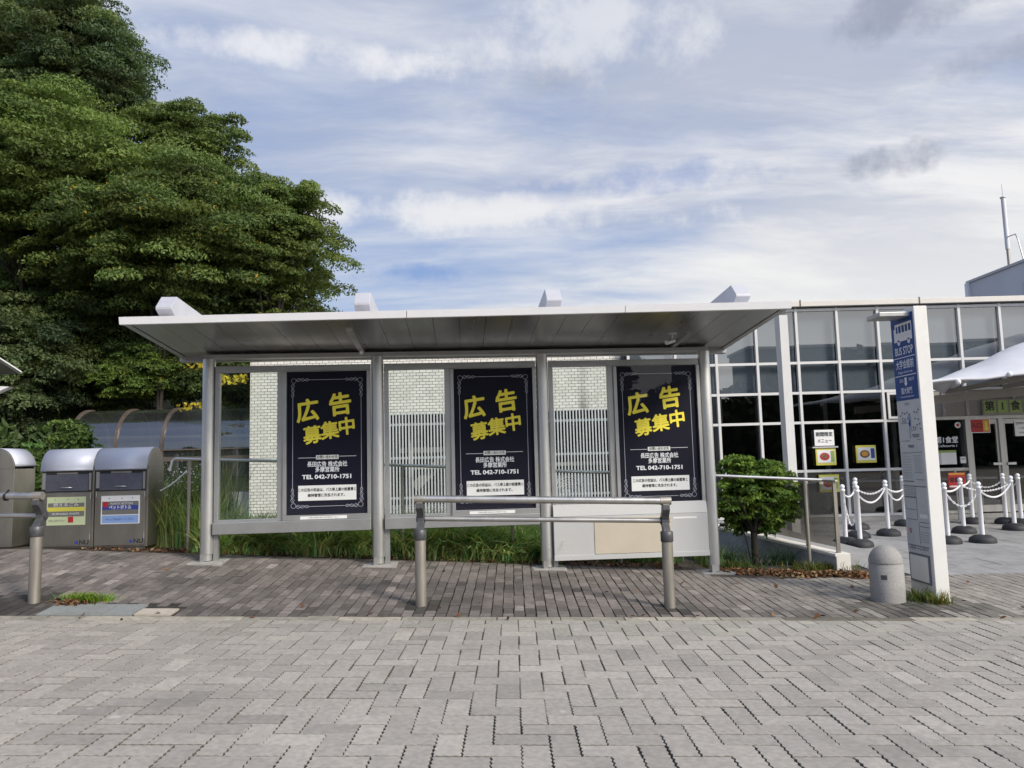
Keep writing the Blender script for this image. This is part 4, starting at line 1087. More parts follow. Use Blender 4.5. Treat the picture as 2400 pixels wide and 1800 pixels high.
fr_ = tb_('notice_frame', .10, .88, .155, .45, M['txt_grey'], .02)
MB().box(-.022, -.0202, tu(.85), tu(.14), .175, .43).build('notice', M['paper'], fr_)
# lamp hood
lh = MB(); lh.bar((0, .22, tH-.07), (-.34, .22, tH-.07), .30, .05); lh.build('lamp_hood', M['alu_frame'], tt, bevel=.008)

# ------------------------------------------------------------------ bollard
pb = PG(2083, 1415)
bo = thing('bollard', 'round topped speckled concrete bollard left of the bus stop post', 'bollard', (float(pb[0])*(pb[1]+.17)/pb[1], float(pb[1])+.17, float(pb[2])))
prof = [(.186, -.03), (.186, .40), (.180, .405), (.180, .413), (.186, .418)] + [(.186*math.cos(t), .418+.19*math.sin(t)) for t in np.linspace(.06, math.pi/2-.001, 14)]
MB().lathe(prof, n=48).build('body', M['granite'], bo)
bo.scale = (.91, .91, .95)
mb = MB(); mb.v = []; q = []
for t in np.linspace(-2.35, -2.0, 6):
    q.append((.1885*math.cos(t), .1885*math.sin(t)))
V = [(a, b, .25) for a, b in q]+[(a, b, .30) for a, b in q]
mb.add(V, [(i, i+1, i+7, i+6) for i in range(5)], True); mb.build('plate', M['cast'], bo)

# ------------------------------------------------------------------ chain posts
def make_stanchion(loc, label):
    o = thing('chain_post', label, 'chain post', loc, 0, 'white chain posts before the hall')
    MB().lathe([(.20, 0), (.20, .04), (.185, .075), (.12, .115), (.05, .125), (.0, .125)], n=28).build('base', M['rubber'], o)
    MB().lathe([(.036, .125), (.036, .86), (.041, .862), (.041, .895), (.02, .90)], n=18).build('pole', M['white_paint'], o)
    MB().lathe([(.016, .885), (.026, .905)] + [(.04*math.cos(t), .935+.04*math.sin(t)) for t in np.linspace(-.8, math.pi/2-.01, 10)], n=16).build('ball_top', M['white_paint'], o)
    return o
ST = {}
sp_ = [('a', 1983, 1278, 'white chain post on a dark base nearest the ramp railing end'),
       ('b', 2017, 1283, 'white chain post with the lowest standing base of the left trio'),
       ('c', 2012, 1262, 'white chain post just behind the left front pair, base half hidden'),
       ('d', 2012, 1242, 'white chain post farthest back of the left cluster, mostly hidden behind others'),
       ('e', 2083, 1257, 'white chain post alone between the left cluster and the bus stop post'),
       ('f', 2122, 1234, 'white chain post hidden behind the bus stop post, only its base showing'),
       ('g', 2223, 1275, 'white chain post touching the right edge of the bus stop post'),
       ('h', 2260, 1251, 'white chain post behind the front one, before the red standing sign'),
       ('i', 2281, 1229, 'white chain post standing before the left door frame'),
       ('j', 2304, 1273, 'white chain post with the nearest base right of the bus stop post'),
       ('k', 2359, 1229, 'white chain post before the middle door frame, farthest back'),
       ('l', 2379, 1244, 'white chain post near the right picture edge, in front of its neighbour'),
       ('m', 2395, 1232, 'white chain post at the right picture edge')]
proto = None
for k, px, py, lab in sp_:
    q = PG(px, py-2); loc = (float(q[0]), float(q[1]), float(q[2]))
    if proto is None: proto = make_stanchion(loc, lab); o = proto
    else: o = dup(proto, loc, random.uniform(0, 6), lab)
    ST[k] = Vector(loc)
def chain(a, b, sag, za, zb, lab):
    A = a+Vector((0, 0, za)); B = b+Vector((0, 0, zb)); n = int((B-A).length*1.15/.035)
    o = thing('chain', lab, 'chain', tuple(A), 0, 'white plastic chains between the posts')
    mb = MB(); pts = []
    for i in range(n+1):
        t = i/n; p = A.lerp(B, t); p.z -= sag*4*t*(1-t); pts.append(p-A)
    for i in range(n):
        d = (pts[i+1]-pts[i]); c_ = (pts[i]+pts[i+1])/2; e = d.normalized()
        s1 = e.cross(Vector((0, 0, 1)))
        if s1.length < 1e-3: s1 = Vector((1, 0, 0))
        s1.normalize(); s2 = s1.cross(e); s_ = s1 if i % 2 else s2
        hl, hw = d.length*.66, .0125
        ring = [c_+e*(hl*math.cos(t))+s_*(hw*math.sin(t)) for t in np.linspace(0, 2*math.pi, 9)]
        mb.tube(ring, .0058, 5, False)
    mb.build('links', M['chain'], o)
cl = [('a', 'c', .10, .84, .84, 'white chain from the railing side post to the post behind'),
      ('a', 'b', .52, .84, .84, 'white chain hanging almost to the ground between the two front left posts'),
      ('c', 'd', .22, .84, .84, 'white chain drooping between the rear posts of the left cluster'),
      ('b', 'e', .20, .84, .84, 'deeper white chain from the left cluster to the lone post'),
      ('c', 'e', .12, .86, .86, 'shallower white chain from the left cluster to the lone post'),
      ('e', 'f', .06, .84, .70, 'upper white chain from the lone post towards the bus stop post'),
      ('e', 'f', .16, .84, .60, 'lower white chain from the lone post towards the bus stop post'),
      ('g', 'h', .05, .84, .84, 'short white chain right of the bus stop post, to the post behind'),
      ('g', 'j', .26, .84, .84, 'deep white chain between the two nearest posts right of the sign'),
      ('h', 'i', .04, .84, .84, 'nearly straight white chain between two posts before the red sign'),
      ('h', 'l', .12, .84, .84, 'long white chain behind the nearest right post, before the doors'),
      ('j', 'l', .18, .84, .84, 'white chain from the nearest right post to the right edge'),
      ('i', 'k', .14, .84, .84, 'white chain before the left door, farthest back'),
      ('k', 'm', .12, .84, .84, 'short white chain at the far right before the door')]
for a, b, s_, za, zb, lab in cl: chain(ST[a], ST[b], s_, za, zb, lab)

# ------------------------------------------------------------------ square column, ramp wall, railings
pc = PG(1868, 1257); cz = float(P(1846, 738, float(pc[1]))[2])
cc = thing('square_column', 'free standing square white column in front of the glass hall', 'column', tuple(map(float, pc)))
MB().box(-.078, .078, 0, .25, -.1, cz-pc[2]).build('shaft', M['facade'], cc, bevel=.004)
MB().box(-.06, .06, .05, .2, cz-pc[2]+.001, cz-pc[2]+.08).build('cap', M['cast'], cc)
MB().box(-.11, .11, -.03, .28, -.1, .04).build('base', M['facade'], cc, bevel=.004)

n0 = PG(1972, 1336); NY = float(n0[1])
wa = P(1958, 1298, NY)          # near end of the wall top
fw = P(1690, 1236, 12.3)
dv = Vector((fw[0]-wa[0], 12.3-NY, 0)); ln = dv.length; ev = dv.normalized(); sv = Vector((ev.y, -ev.x, 0))   # sv points to the right/back
if sv.x < 0: sv = -sv
rw = thing('ramp_wall', 'low pale concrete ramp wall with a square near end beside the bollard', 'wall', (float(wa[0]), NY, float(n0[2])))
z0_ = float(n0[2]); hN = float(wa[2])-z0_; hF = float(fw[2])-z0_
wt = .17
def rp(s, t, z): v = ev*s+sv*t; return (v.x, v.y, z)
ext = ln*1.55; hE = hN+(hF-hN)*1.55
mb = MB().add([rp(0, 0, -.15), rp(0, wt, -.15), rp(ext, wt, -.15), rp(ext, 0, -.15), rp(0, 0, hN-.035), rp(0, wt, hN-.035), rp(ext, wt, hE-.035), rp(ext, 0, hE-.035)],
              [(3, 2, 1, 0), (4, 5, 6, 7), (0, 1, 5, 4), (1, 2, 6, 5), (2, 3, 7, 6), (3, 0, 4, 7)])
M['bluecon'] = mat('ramp_concrete', (.33, .345, .36), .8, 0, .15, 5, dirt=.5, dscale=2.2, dcol=(.09, .10, .09), bump=.2)
M['coping'] = mat('coping', (.66, .64, .58), .7, 0, .1, 6, dirt=.25, dscale=6, dcol=(.3, .28, .24))
mb.build('wall_body', M['bluecon'], rw)
mb = MB().add([rp(-.02, -.02, hN-.034), rp(-.02, wt+.02, hN-.034), rp(ext, wt+.02, hE-.034), rp(ext, -.02, hE-.034), rp(-.02, -.02, hN), rp(-.02, wt+.02, hN), rp(ext, wt+.02, hE), rp(ext, -.02, hE)],
              [(3, 2, 1, 0), (4, 5, 6, 7), (0, 1, 5, 4), (1, 2, 6, 5), (2, 3, 7, 6), (3, 0, 4, 7)])
mb.build('coping', M['coping'], rw)
eb = MB().box(0, .19, -.02, .19, -.15, hN+.004); eb.build('end_block', M['coping'], rw, bevel=.008)
# ramp surface behind the wall
mb = MB().add([rp(.2, wt+.01, .0), rp(.2, 1.5, .0), rp(ext, 1.5, hE-.12), rp(ext, wt+.01, hE-.12)], [(0, 1, 2, 3)])
rs_ = struct(mb.build('ramp', M['plaza'])); rs_.location = rw.location
# railing with smoky panels
rl = thing('ramp_railing', 'steel railing with smoky see-through panels along the ramp wall', 'railing', tuple(rw.location))
bx0 = wt/2
rh0 = float(P(1957, 1128, NY)[2])-z0_; rh1 = rh0 + .10*1.0
def hz(s): return hN+(hF-hN)*s/ln
def rt_(s): return rh0+(hF-hN)*s/ln*.25
MB().bar(rp(-.02, bx0, rt_(0)), rp(ext, bx0, rt_(ext)), .05, .03).build('top_rail', M['steel_warm'], rl, bevel=.006)
for s_ in (.03, ln*.24, ln*.60, ln*.98):
    MB().bar(rp(s_, bx0, hz(s_)-.0), rp(s_, bx0, rt_(s_)-.023), .045, .045, (1, 0, 0)).build('post', M['steel_warm'], rl)
ss = [.03, ln*.24, ln*.60, ln*.98]
for i in range(3):
    a, b = ss[i]+.03, ss[i+1]-.03
    MB().add([rp(a, bx0, hz(a)+.07), rp(b, bx0, hz(b)+.07), rp(b, bx0, rt_(b)-.05), rp(a, bx0, rt_(a)-.05)], [(0, 1, 2, 3)]).build('panel', M['rail_pane'], rl)

# handrail behind the shelter
HY = 10.25
hp = [P(398, 1104, HY-.02), P(404, 1080, HY), P(412, 1075, HY), P(660, 1081, HY), P(900, 1089, HY), P(1280, 1103, HY), P(1470, 1109, HY), P(1680, 1115, HY-.05), P(1800, 1120, HY-.12), P(1926, 1125, HY-.2)]
h0 = tuple(PG(440, 1300))
hr = thing('handrail', 'slim steel handrail on thin posts running behind the shelter', 'handrail', (float(hp[1][0]), HY, .3))
MB().tube(hp, .021, 12).build('rail', M['alu'], hr, shift=hr.location)
for px, py in ((440, 1302), (685, 1306), (945, 1312), (1203, 1314), (1455, 1305), (1886, 1322)):
    x = float(P(px, 1130 if px > 1800 else py, HY)[0]); zt_ = float(np.interp(x, [q[0] for q in hp[1:]], [q[2] for q in hp[1:]]))
    MB().tube([(x, HY, float(g(x, HY))-.05), (x, HY, zt_-.018)], .024, 12).build('post', M['steel_warm'], hr, shift=hr.location)
ra = P(376, 1150, BYF+.2); rb_ = P(437, 1104, HY)
ro = thing('rope', 'white twisted rope tied from the bins to the handrail post', 'rope', tuple(map(float, ra)))
pts = [Vector(ra).lerp(Vector(rb_), t)-Vector(ra)-Vector((0, 0, .10*t*(1-t))) for t in np.linspace(0, 1, 30)]
pts += [pts[-1]+Vector((.012, -.02, -.02))]
MB().tube(pts, .009, 6).build('strand', M['chain'], ro)

# ------------------------------------------------------------------ vaulted glass walkway behind the bins
VYF, VYB = 16.6, 18.3
vx0 = float(P(160, 1060, VYF)[0]); vx1 = XT0-.02
zsp = float(P(270, 1058, VYF)[2]); ztop = float(P(300, 962, 17.5)[2])
vw = thing('vaulted_walkway', 'smoky glass barrel vaulted walkway with brown ribs behind the bins', 'walkway', (vx0, VYF, .3)); sh = tuple(vw.location)
arcp = [(VYF, .4), (VYF, zsp)] + [(VYF+(VYB-VYF)/2*(1-math.cos(t)), zsp+(ztop-zsp)*math.sin(t)) for t in np.linspace(0, math.pi, 24)][1:] + [(VYB, .4)]
ribx = [vx0, vx0+1.03, vx0+2.07, vx0+3.1, vx0+4.1]
for x in ribx:
    if x > vx1: continue
    mb = MB()
    for i in range(len(arcp)-1):
        a, b = arcp[i], arcp[i+1]; mb.bar((x, a[0], a[1]), (x, b[0], b[1]), .06, .07, (1, 0, 0))
    mb.build('rib', M['brown'], vw, shift=sh)
mb = MB(); zl = float(P(450, 1075, VYF)[2])
for x in (0,):
    mb.bar((vx0, VYF-.01, zl), (vx1, VYF-.01, zl), .05, .10); mb.bar((vx0, VYF-.01, zsp), (vx1, VYF-.01, zsp), .03, .03)
mb.build('rail', M['brown'], vw, shift=sh)
V = []; n = len(arcp)
va = arcp[1:-1]; n = len(va)
for x in (vx0, vx1): V += [(x, y, z) for y, z in va]
mb = MB().add(V, [(i, n+i, n+i+1, i+1) for i in range(n-1)], True); mb.build('vault_glazing', M['smoke'], vw, shift=sh)
MB().quad((vx0, VYF, .95), (vx1, VYF, .95), (vx1, VYF, zsp), (vx0, VYF, zsp)).build('side_glazing', M['smoke'], vw, shift=sh)
MB().box(vx0-.05, vx1, VYF-.05, VYF+.1, -.1, .93).build('parapet', M['bluecon'], vw, shift=sh)
MB().box(vx0, vx1, VYB+.05, VYB+.15, -.1, 1.9).box(vx0, vx1, VYF+.1, VYB+.05, -.1, .25).build('back_wall', M['inside'], vw, shift=sh)
for px, w_, z0, z1, lab in ((532, .30, .95, 1.42, 'squat grey cabinet seen through the walkway glass'), (558, .34, .95, 1.62, 'taller two tone grey cabinet seen through the walkway glass')):
    p = P(px, 1150, VYF+.45)
    o = thing('meter_cabinet', lab, 'cabinet', (float(p[0]), VYF+.45, .25))
    MB().box(-w_/2, w_/2, 0, .3, 0, z1-.25).build('case', M['cab'] if w_ > .31 else M['bluecon'], o, bevel=.01)
    MB().box(-w_/2+.03, w_/2-.03, -.006, -.0005, .35, z1-.60).build('cabinet_door', M['grey_print'], o)

# ------------------------------------------------------------------ neighbouring shelter at the far left
nx = float(P(46, 873, 7.9)[0])
n2 = thing('bus_shelter', 'corner of a second shelter roof reaching in at the left picture edge', 'bus shelter', (nx-3, 9.3, .4))
sh = tuple(n2.location)
A_ = P(0, 845, 8.05); B_ = P(47, 877, 9.4)
xr2 = float(P(47, 878, 9.45)[0]); zb_ = 2.735; zf = 3.20
mb = MB().add([(xr2-7, 7.9, zf), (xr2, 7.9, zf), (xr2, 9.45, zb_), (xr2-7, 9.45, zb_), (xr2-7, 7.9, zf+.02), (xr2, 7.9, zf+.02), (xr2, 9.45, zb_+.02), (xr2-7, 9.45, zb_+.02)],
              [(3, 2, 1, 0), (4, 5, 6, 7), (0, 1, 5, 4), (1, 2, 6, 5), (2, 3, 7, 6), (3, 0, 4, 7)])
mb.build('roof', M['soffit_dark'], n2, shift=sh)
MB().bar((xr2+.006, 7.9, zf+.03), (xr2+.006, 9.46, zb_+.03), .012, .016).build('roof_edge', M['white_paint'], n2, shift=sh)
q = P(28, 907, 9.25)
mb = MB().prism([(0, 0), (-.30, .02), (-.30, -.13)], (float(q[0]), 9.2, float(q[2])), (1, 0, 0), (0, 0, 1), (0, 1, 0), .10); mb.build('bracket', M['white_paint'], n2, shift=sh)
mb = MB()
for x in (xr2-.7, xr2-2.6, xr2-4.5, xr2-6.4): mb.tube([(x, 9.3, .2), (x, 9.3, zb_)], .078, 20)
mb.build('post', M['alu'], n2, shift=sh)
# ------------------------------------------------------------------ vegetation
def unit(n):
    v = rng.standard_normal((n, 3)); return v/np.linalg.norm(v, axis=1)[:, None]
def leaves(C, Nn, ln, wd, jit=.55):
    """pointed leaf quads at C, roughly facing Nn"""
    n = len(C)
    Nn = Nn + jit*rng.standard_normal((n, 3)); Nn /= np.linalg.norm(Nn, axis=1)[:, None]
    t = np.cross(Nn, unit(n)); t /= np.linalg.norm(t, axis=1)[:, None]+1e-9
    b = np.cross(Nn, t)
    l = (ln*rng.uniform(.7, 1.25, n))[:, None]; w_ = (wd*rng.uniform(.75, 1.25, n))[:, None]
    V = np.stack([C-t*l, C-t*l*.15+b*w_, C+t*l-Nn*l*.18, C-t*l*.15-b*w_], 1).reshape(-1, 3)
    F = np.arange(4*n).reshape(n, 4)
    return V, F
def crown(C0, rx, ry, rz, nclump, per, cl, leaf, col, flat=.42, front=.75, core=1500, shell=(.50, 1.0), yellow=.0, colvar=.13, apart=.0):
    Cs = []; Ns = []; Ks = []
    cen = []
    cand = []
    for _ in range(nclump*3):
        d = unit(1)[0]
        if d[1] > 0 and rng.random() < front: d[1] *= -1
        if d[2] < -.55: d[2] *= .6
        d /= np.linalg.norm(d)
        r = rng.uniform(*shell)**.7
        c = C0+np.array([rx, ry, rz])*d*r; s = cl*rng.uniform(.6, 1.45)
        if all(np.linalg.norm((c-c2)*np.array([1, 1, 1.75])) > apart*(s+s2)*.5 for c2, d2, s2 in cand): cand.append((c, d, s))
        if len(cand) >= nclump: break
    for c, d, s in cand:
        cen.append(c)
        # a bough is a loose plate of puffs, each puff a dome of leaves
        k = int(per*(s/cl)**1.7); m = int(rng.integers(6, 11))
        rr_ = np.sqrt(rng.random(m)); th_ = rng.uniform(0, 2*math.pi, m); el = rng.uniform(.75, 1.35); az = rng.uniform(0, math.pi)
        ux, uy = rr_*np.cos(th_)*el, rr_*np.sin(th_)/el
        sxy = np.c_[ux*math.cos(az)-uy*math.sin(az), ux*math.sin(az)+uy*math.cos(az)]
        sz = (1-rr_**2)*.55+rng.normal(0, .22, m); sr = rng.uniform(.30, .58, m)
        w_ = sr**2; pick = rng.choice(m, k, p=w_/w_.sum())
        dd = unit(k); dd[:, 2] = np.abs(dd[:, 2])*1.0-.22
        rad = rng.random(k)**.2
        q = dd*rad[:, None]*sr[pick][:, None]
        lx = sxy[pick, 0]+q[:, 0]; ly = sxy[pick, 1]+q[:, 1]; lz = sz[pick]+q[:, 2]*.80/flat*.62
        hz_ = np.clip(dd[:, 2], 0, 1); psh = (1+.13*rng.standard_normal(m))[pick][:, None]
        out = (d*np.array([1, 1, .3]))
        pos = c+s*np.c_[lx, ly, flat*lz]+rng.normal(0, .03*s, (k, 3))
        # droop away from the crown's middle
        pos[:, 2] -= .22*((pos-c)@out)*1.0
        nrm = np.c_[dd[:, 0]*.9, dd[:, 1]*.9, hz_*1.0+.35]
        shade = 1+.18*rng.standard_normal()
        hue = rng.normal(0, colvar)
        cc_ = np.array(col)*np.array([1+hue*.6, 1+.25*hue, 1-.3*hue])*shade
        K = cc_*psh*np.clip(1+.20*rng.standard_normal((k, 1)), .45, 1.7)
        if yellow:
            m_ = rng.random(k) < yellow; K[m_] = np.array([.36, .24, .02])*rng.uniform(.7, 1.2, (m_.sum(), 1))
        Cs.append(pos); Ns.append(nrm); Ks.append(K)
    V, F = leaves(np.concatenate(Cs), np.concatenate(Ns), leaf, leaf*.42)
    K = np.concatenate(Ks)
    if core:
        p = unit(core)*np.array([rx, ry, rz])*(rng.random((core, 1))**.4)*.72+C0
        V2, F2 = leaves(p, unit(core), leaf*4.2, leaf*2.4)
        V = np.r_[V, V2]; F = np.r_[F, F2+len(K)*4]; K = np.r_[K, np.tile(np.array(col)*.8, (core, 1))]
    return V, F, np.repeat(np.clip(K, .004, .9), 4, 0), cen
def make_tree(label, px, py, Y, rpx, rpz, nclump, per, cl, leaf, col, ry=None, trunk_r=.12, limbs=9, group='trees on the slope', name='broadleaf_tree', **kw):
    c = P(px, py, Y); s = Y/FPX
    rx, rz_ = rpx*s, rpz*s; ry = ry or rx*.9
    gz = float(hill(c[0], Y)) if Y > 18 else float(g(c[0], Y))
    base = Vector((float(c[0]), Y, gz-.1))
    o = thing(name, label, 'tree', tuple(base), 0, group)
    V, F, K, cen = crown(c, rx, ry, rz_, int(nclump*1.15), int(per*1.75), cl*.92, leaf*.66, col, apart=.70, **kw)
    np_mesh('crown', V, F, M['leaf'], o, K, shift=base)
    mb = MB(); top = Vector(c)+Vector((0, 0, rz_*.25))
    k = 7; tp = [base.lerp(top, t)+Vector((.12*math.sin(5*t+px), .1*math.cos(4*t+py), 0))*(1 if t > 0 else 0)*min(1, trunk_r*5) for t in np.linspace(0, 1, k)]
    mb.tube([p-base for p in tp], [trunk_r*(1-.75*t) for t in np.linspace(0, 1, k)], 10)
    for q in random.sample(cen, min(limbs, len(cen))):
        q = Vector(q); j = random.randint(2, k-2); a = tp[j]; mid = a.lerp(q, .5)+Vector((0, 0, .12*(q-a).length))
        mb.tube([a-base, mid-base, q-base], [trunk_r*.42, trunk_r*.26, trunk_r*.08], 7)
    mb.build('trunk', M['bark'], o)
    return o
G1 = (.106, .146, .042); G2 = (.088, .126, .040); G3 = (.120, .168, .046); G4 = (.092, .128, .056)
make_tree('tall bluish green tree reaching the top left of the picture, highest of all', 165, 205, 21.5, 165, 205, 95, 800, 1.05, .085, G4, flat=1.0, limbs=8)
make_tree('dense green tree filling the upper left edge above the layered branches', -60, 210, 22.5, 230, 280, 80, 750, 1.2, .09, G2, flat=.9, limbs=6)
make_tree('broad tree of layered bright green boughs at the left edge', 70, 440, 18.6, 240, 210, 120, 900, 1.05, .075, G3, flat=.78, limbs=6)
make_tree('layered green tree against the sky below the tall bluish one', 440, 400, 20.5, 112, 140, 70, 800, 0.9, .085, G1, flat=.9, limbs=10)
make_tree('rounded dark green tree nearest the open sky, above the shelter roof', 650, 580, 19.5, 100, 160, 85, 850, 0.85, .08, G1, flat=.95, limbs=12, yellow=.004)
make_tree('yellow flecked green tree in the middle of the wooded slope', 385, 575, 18.6, 215, 190, 105, 880, 1.0, .078, G1, flat=.85, limbs=12, yellow=.012)
make_tree('dark tree just behind the left part of the shelter roof', 570, 680, 21.0, 160, 150, 60, 700, 1.1, .09, G2, flat=.45, limbs=6, yellow=.006)
make_tree('low bushy dark tree behind the bins, below the dark gap', 190, 850, 20.2, 240, 170, 75, 750, .85, .07, G2, flat=.85, limbs=8, trunk_r=.1)
make_tree('low shaded tree at the left edge under the layered boughs', -15, 885, 17.4, 140, 140, 55, 700, .9, .075, G4, flat=.85, limbs=6, trunk_r=.1)
make_tree('dark undergrowth tree between the bins and the shelter corner', 430, 790, 20.4, 150, 150, 45, 700, .9, .08, G2, flat=.55, limbs=6, trunk_r=.1)
make_tree('dark backdrop tree filling the shadowy gap at the left edge', 70, 740, 23.5, 220, 150, 60, 700, 1.2, .09, G2, flat=.6, limbs=5, trunk_r=.1)
make_tree('small maple with pale yellow green leaves above the glass walkway', 350, 890, 19.2, 105, 58, 42, 330, .52, .075, (.15, .225, .05), flat=.7, limbs=10, trunk_r=.05, core=300, name='young_maple', yellow=.01)
make_tree('tree behind the tiled building corner, seen through the shelter glass', 545, 880, 19.6, 90, 110, 40, 600, .8, .08, G2, flat=.5, limbs=5, trunk_r=.09)

# autumn vine strands
def strand(label, px, py, Y, wpx, hpx, n):
    c = P(px, py, Y); s = Y/FPX
    o = thing('hanging_vine', label, 'vine', tuple(map(float, c+np.array([0, 0, hpx*s/2]))), 0)
    pos = c+np.c_[rng.uniform(-1, 1, n)*wpx*s/2, rng.normal(0, .12, n), rng.uniform(-1, 1, n)*hpx*s/2]
    V, F = leaves(pos, np.tile([0, -1, .1], (n, 1)), .062, .032, .6)
    K = np.array([.58, .47, .05])*rng.uniform(.6, 1.25, (n, 1))
    np_mesh('leaf_cluster', V, F, M['leaf'], o, np.repeat(K, 4, 0), shift=o.location)
    mb = MB(); l = Vector(o.location)
    for k in range(5):
        x = (k-2)*wpx*s/5; mb.tube([(x, .05, .04), (x+.05, .02, -hpx*s*.5), (x, 0, -hpx*s)], .008, 5)
    mb.build('stem', M['bark'], o)
strand('yellow autumn leaves hanging between the shelter roof corner and its first post', 462, 852, 16.0, 50, 24, 34)
strand('yellow autumn leaves hanging in the first glass bay of the shelter', 545, 888, 16.0, 75, 24, 48)
strand('yellow autumn leaves just above the walkway beside the first post', 447, 953, 15.9, 55, 16, 28)

# round shrub tree before the hall
sb_ = PG(1772, 1322); o = thing('round_shrub', 'small round headed shrub on a single stem before the glass hall', 'shrub', tuple(map(float, sb_)))
SYp = float(sb_[1]); cs_ = SYp/FPX
Vs = []; Fs = []; Ks = []; off = 0
for (px, py, rp_, rq, nc) in ((1768, 1172, 86, 74, 66), (1738, 1105, 32, 30, 14), (1795, 1112, 38, 32, 16), (1845, 1190, 22, 34, 8), (1712, 1185, 30, 42, 12), (1742, 1222, 36, 26, 10), (1800, 1226, 34, 24, 9)):
    c = P(px, py, SYp+.28); V, F, K, cen = crown(c, rp_*cs_, rp_*cs_*.9, rq*cs_, nc, 150, .14, .034, (.128, .205, .040), flat=.75, core=250 if nc > 20 else 40, shell=(.6, 1.0), front=.55, colvar=.2)
    Vs.append(V); Fs.append(F+off); Ks.append(K); off += len(V)
np_mesh('crown', np.concatenate(Vs), np.concatenate(Fs), M['leaf'], o, np.concatenate(Ks), shift=o.location)
mb = MB(); mb.tube([(0, 0, -.05), (.0, .01, .25), (-.01, 0, .5)], [.06, .05, .042], 12)
for a in np.linspace(0, 2*math.pi, 9)[:-1]: mb.tube([(-.01, 0, .42), (.16*math.cos(a), .16*math.sin(a), .66), (.36*math.cos(a), .33*math.sin(a), .92)], [.026, .018, .007], 7)
mb.tube([(-.06, .02, -.04), (-.10, .02, .3), (-.19, .0, .6), (-.3, 0, .75)], [.012, .011, .009, .006], 6)
mb.build('trunk', M['bark'], o)

# grasses
def blades(B, h, lean, wd, col, cv=.25, dirs=None):
    """arching ribbons of three segments"""
    n = len(B); th = rng.uniform(0, 2*math.pi, n) if dirs is None else dirs
    d = np.c_[np.cos(th), np.sin(th), np.zeros(n)]; sd = np.c_[-np.sin(th), np.cos(th), np.zeros(n)]
    tw = rng.uniform(-1, 1, (n, 1)); sd = sd*np.sqrt(1-.8*tw**2)+d*tw*.8; sd /= np.linalg.norm(sd, axis=1)[:, None]
    h = h[:, None]; ln = lean[:, None]; rows = []
    for k, t in enumerate((0, .35, .7, 1.0)):
        c = B+d*ln*h*t**2+np.array([0, 0, 1])*h*(t-.35*ln*t**2.6); w_ = wd*(1, .95, .62, .04)[k]
        rows += [c-sd*w_, c+sd*w_]
    V = np.stack(rows, 1).reshape(-1, 3); i = np.arange(n)[:, None]*8
    F = np.concatenate([i+np.array([[0, 1, 3, 2]]), i+np.array([[2, 3, 5, 4]]), i+np.array([[4, 5, 7, 6]])])
    K = np.array(col)*np.clip(1+cv*rng.standard_normal((n, 1)), .35, 1.9)*np.array([1, 1, 1])
    K *= 1+np.c_[.25*rng.standard_normal(n), np.zeros(n), np.zeros(n)]
    return V, F, np.repeat(np.clip(K, .005, .8), 8, 0)
def field(name, label, cat, segs):
    Vs = []; Fs = []; Ks = []; off = 0
    for (x0, x1, y0, y1, n, h0, h1, l0, l1, wd, col) in segs:
        # tussocks
        nt_ = max(3, n//45); tx = rng.uniform(x0, x1, nt_); ty = y0+(y1-y0)*rng.random(nt_)**1.3; th_ = rng.uniform(.7, 1.15, nt_)
        k = rng.integers(0, nt_, n); bx = tx[k]+rng.normal(0, .07, n); by = np.maximum(ty[k]+rng.normal(0, .07, n), y0)
        B = np.c_[bx, by, g(bx, by)-.01]
        V, F, K = blades(B, rng.uniform(h0, h1, n)*th_[k], rng.uniform(l0, l1, n), wd, col)
        dead = rng.random(n) < .07; K[np.repeat(dead, 8)] = np.array([.23, .19, .09])
        Vs.append(V); Fs.append(F+off); Ks.append(K); off += len(V)
    o = np_mesh(name, np.concatenate(Vs), np.concatenate(Fs), M['grass'], None, np.concatenate(Ks))
    return tag(o, label, cat, None, 'stuff')
GR = (.22, .34, .09); GD = (.13, .23, .07); GY = (.36, .46, .16)
xa = float(P(352, 1290, 10.7)[0]); xb = float(P(470, 1300, 10.4)[0]); xc = float(P(1290, 1310, 10.4)[0]); xd = float(P(1700, 1320, 10.4)[0])
field('tall_grass', 'long arching green grass growing behind and below the shelter panels', 'grass', [
    (xb, xc, 10.34, 11.6, 7500, .34, .72, .5, 1.3, .009, GR), (xb, xc, 10.7, 12.6, 4500, .35, .62, .4, 1.1, .009, GD), (xb, xc, 10.36, 11.0, 3600, .35, .68, .7, 1.45, .009, GY),
    (xa, xb+.1, 10.45, 11.8, 2600, .6, 1.0, .15, .6, .0075, GY), (xa-.05, xb, 10.5, 11.6, 900, .9, 1.45, .1, .4, .006, (.12, .16, .06)),
    (-8.5, xa, 11.0, 13.0, 3500, .5, 1.1, .2, .7, .009, GR), (-10.5, -6.8, 10.3, 11.2, 1600, .35, .9, .3, .9, .008, GR), (xc, xd, 10.5, 11.6, 2200, .15, .36, .3, .9, .007, GD),
    (xb, xc, 10.1, 10.4, 1300, .28, .62, .8, 1.55, .010, (.42, .52, .20)),
    (xb, xc, 10.1, 10.5, 2200, .06, .22, .3, 1.1, .006, GY)])
# tiny white flowers in the tall grass by the bins
n = 170; fx = rng.uniform(xa+.02, xb-.12, n); fy = rng.uniform(10.4, 11.2, n); fz = g(fx, fy)+.98+.14*rng.standard_normal(n)*.8
V, F = leaves(np.c_[fx, fy, fz], unit(n), .014, .011, .5)
tag(np_mesh('white_flowers', V, F, M['litter'], None, np.tile([.78, .78, .74], (4*n, 1))), 'tiny white flowers on the tall grass beside the bins', 'flowers', None, 'stuff')
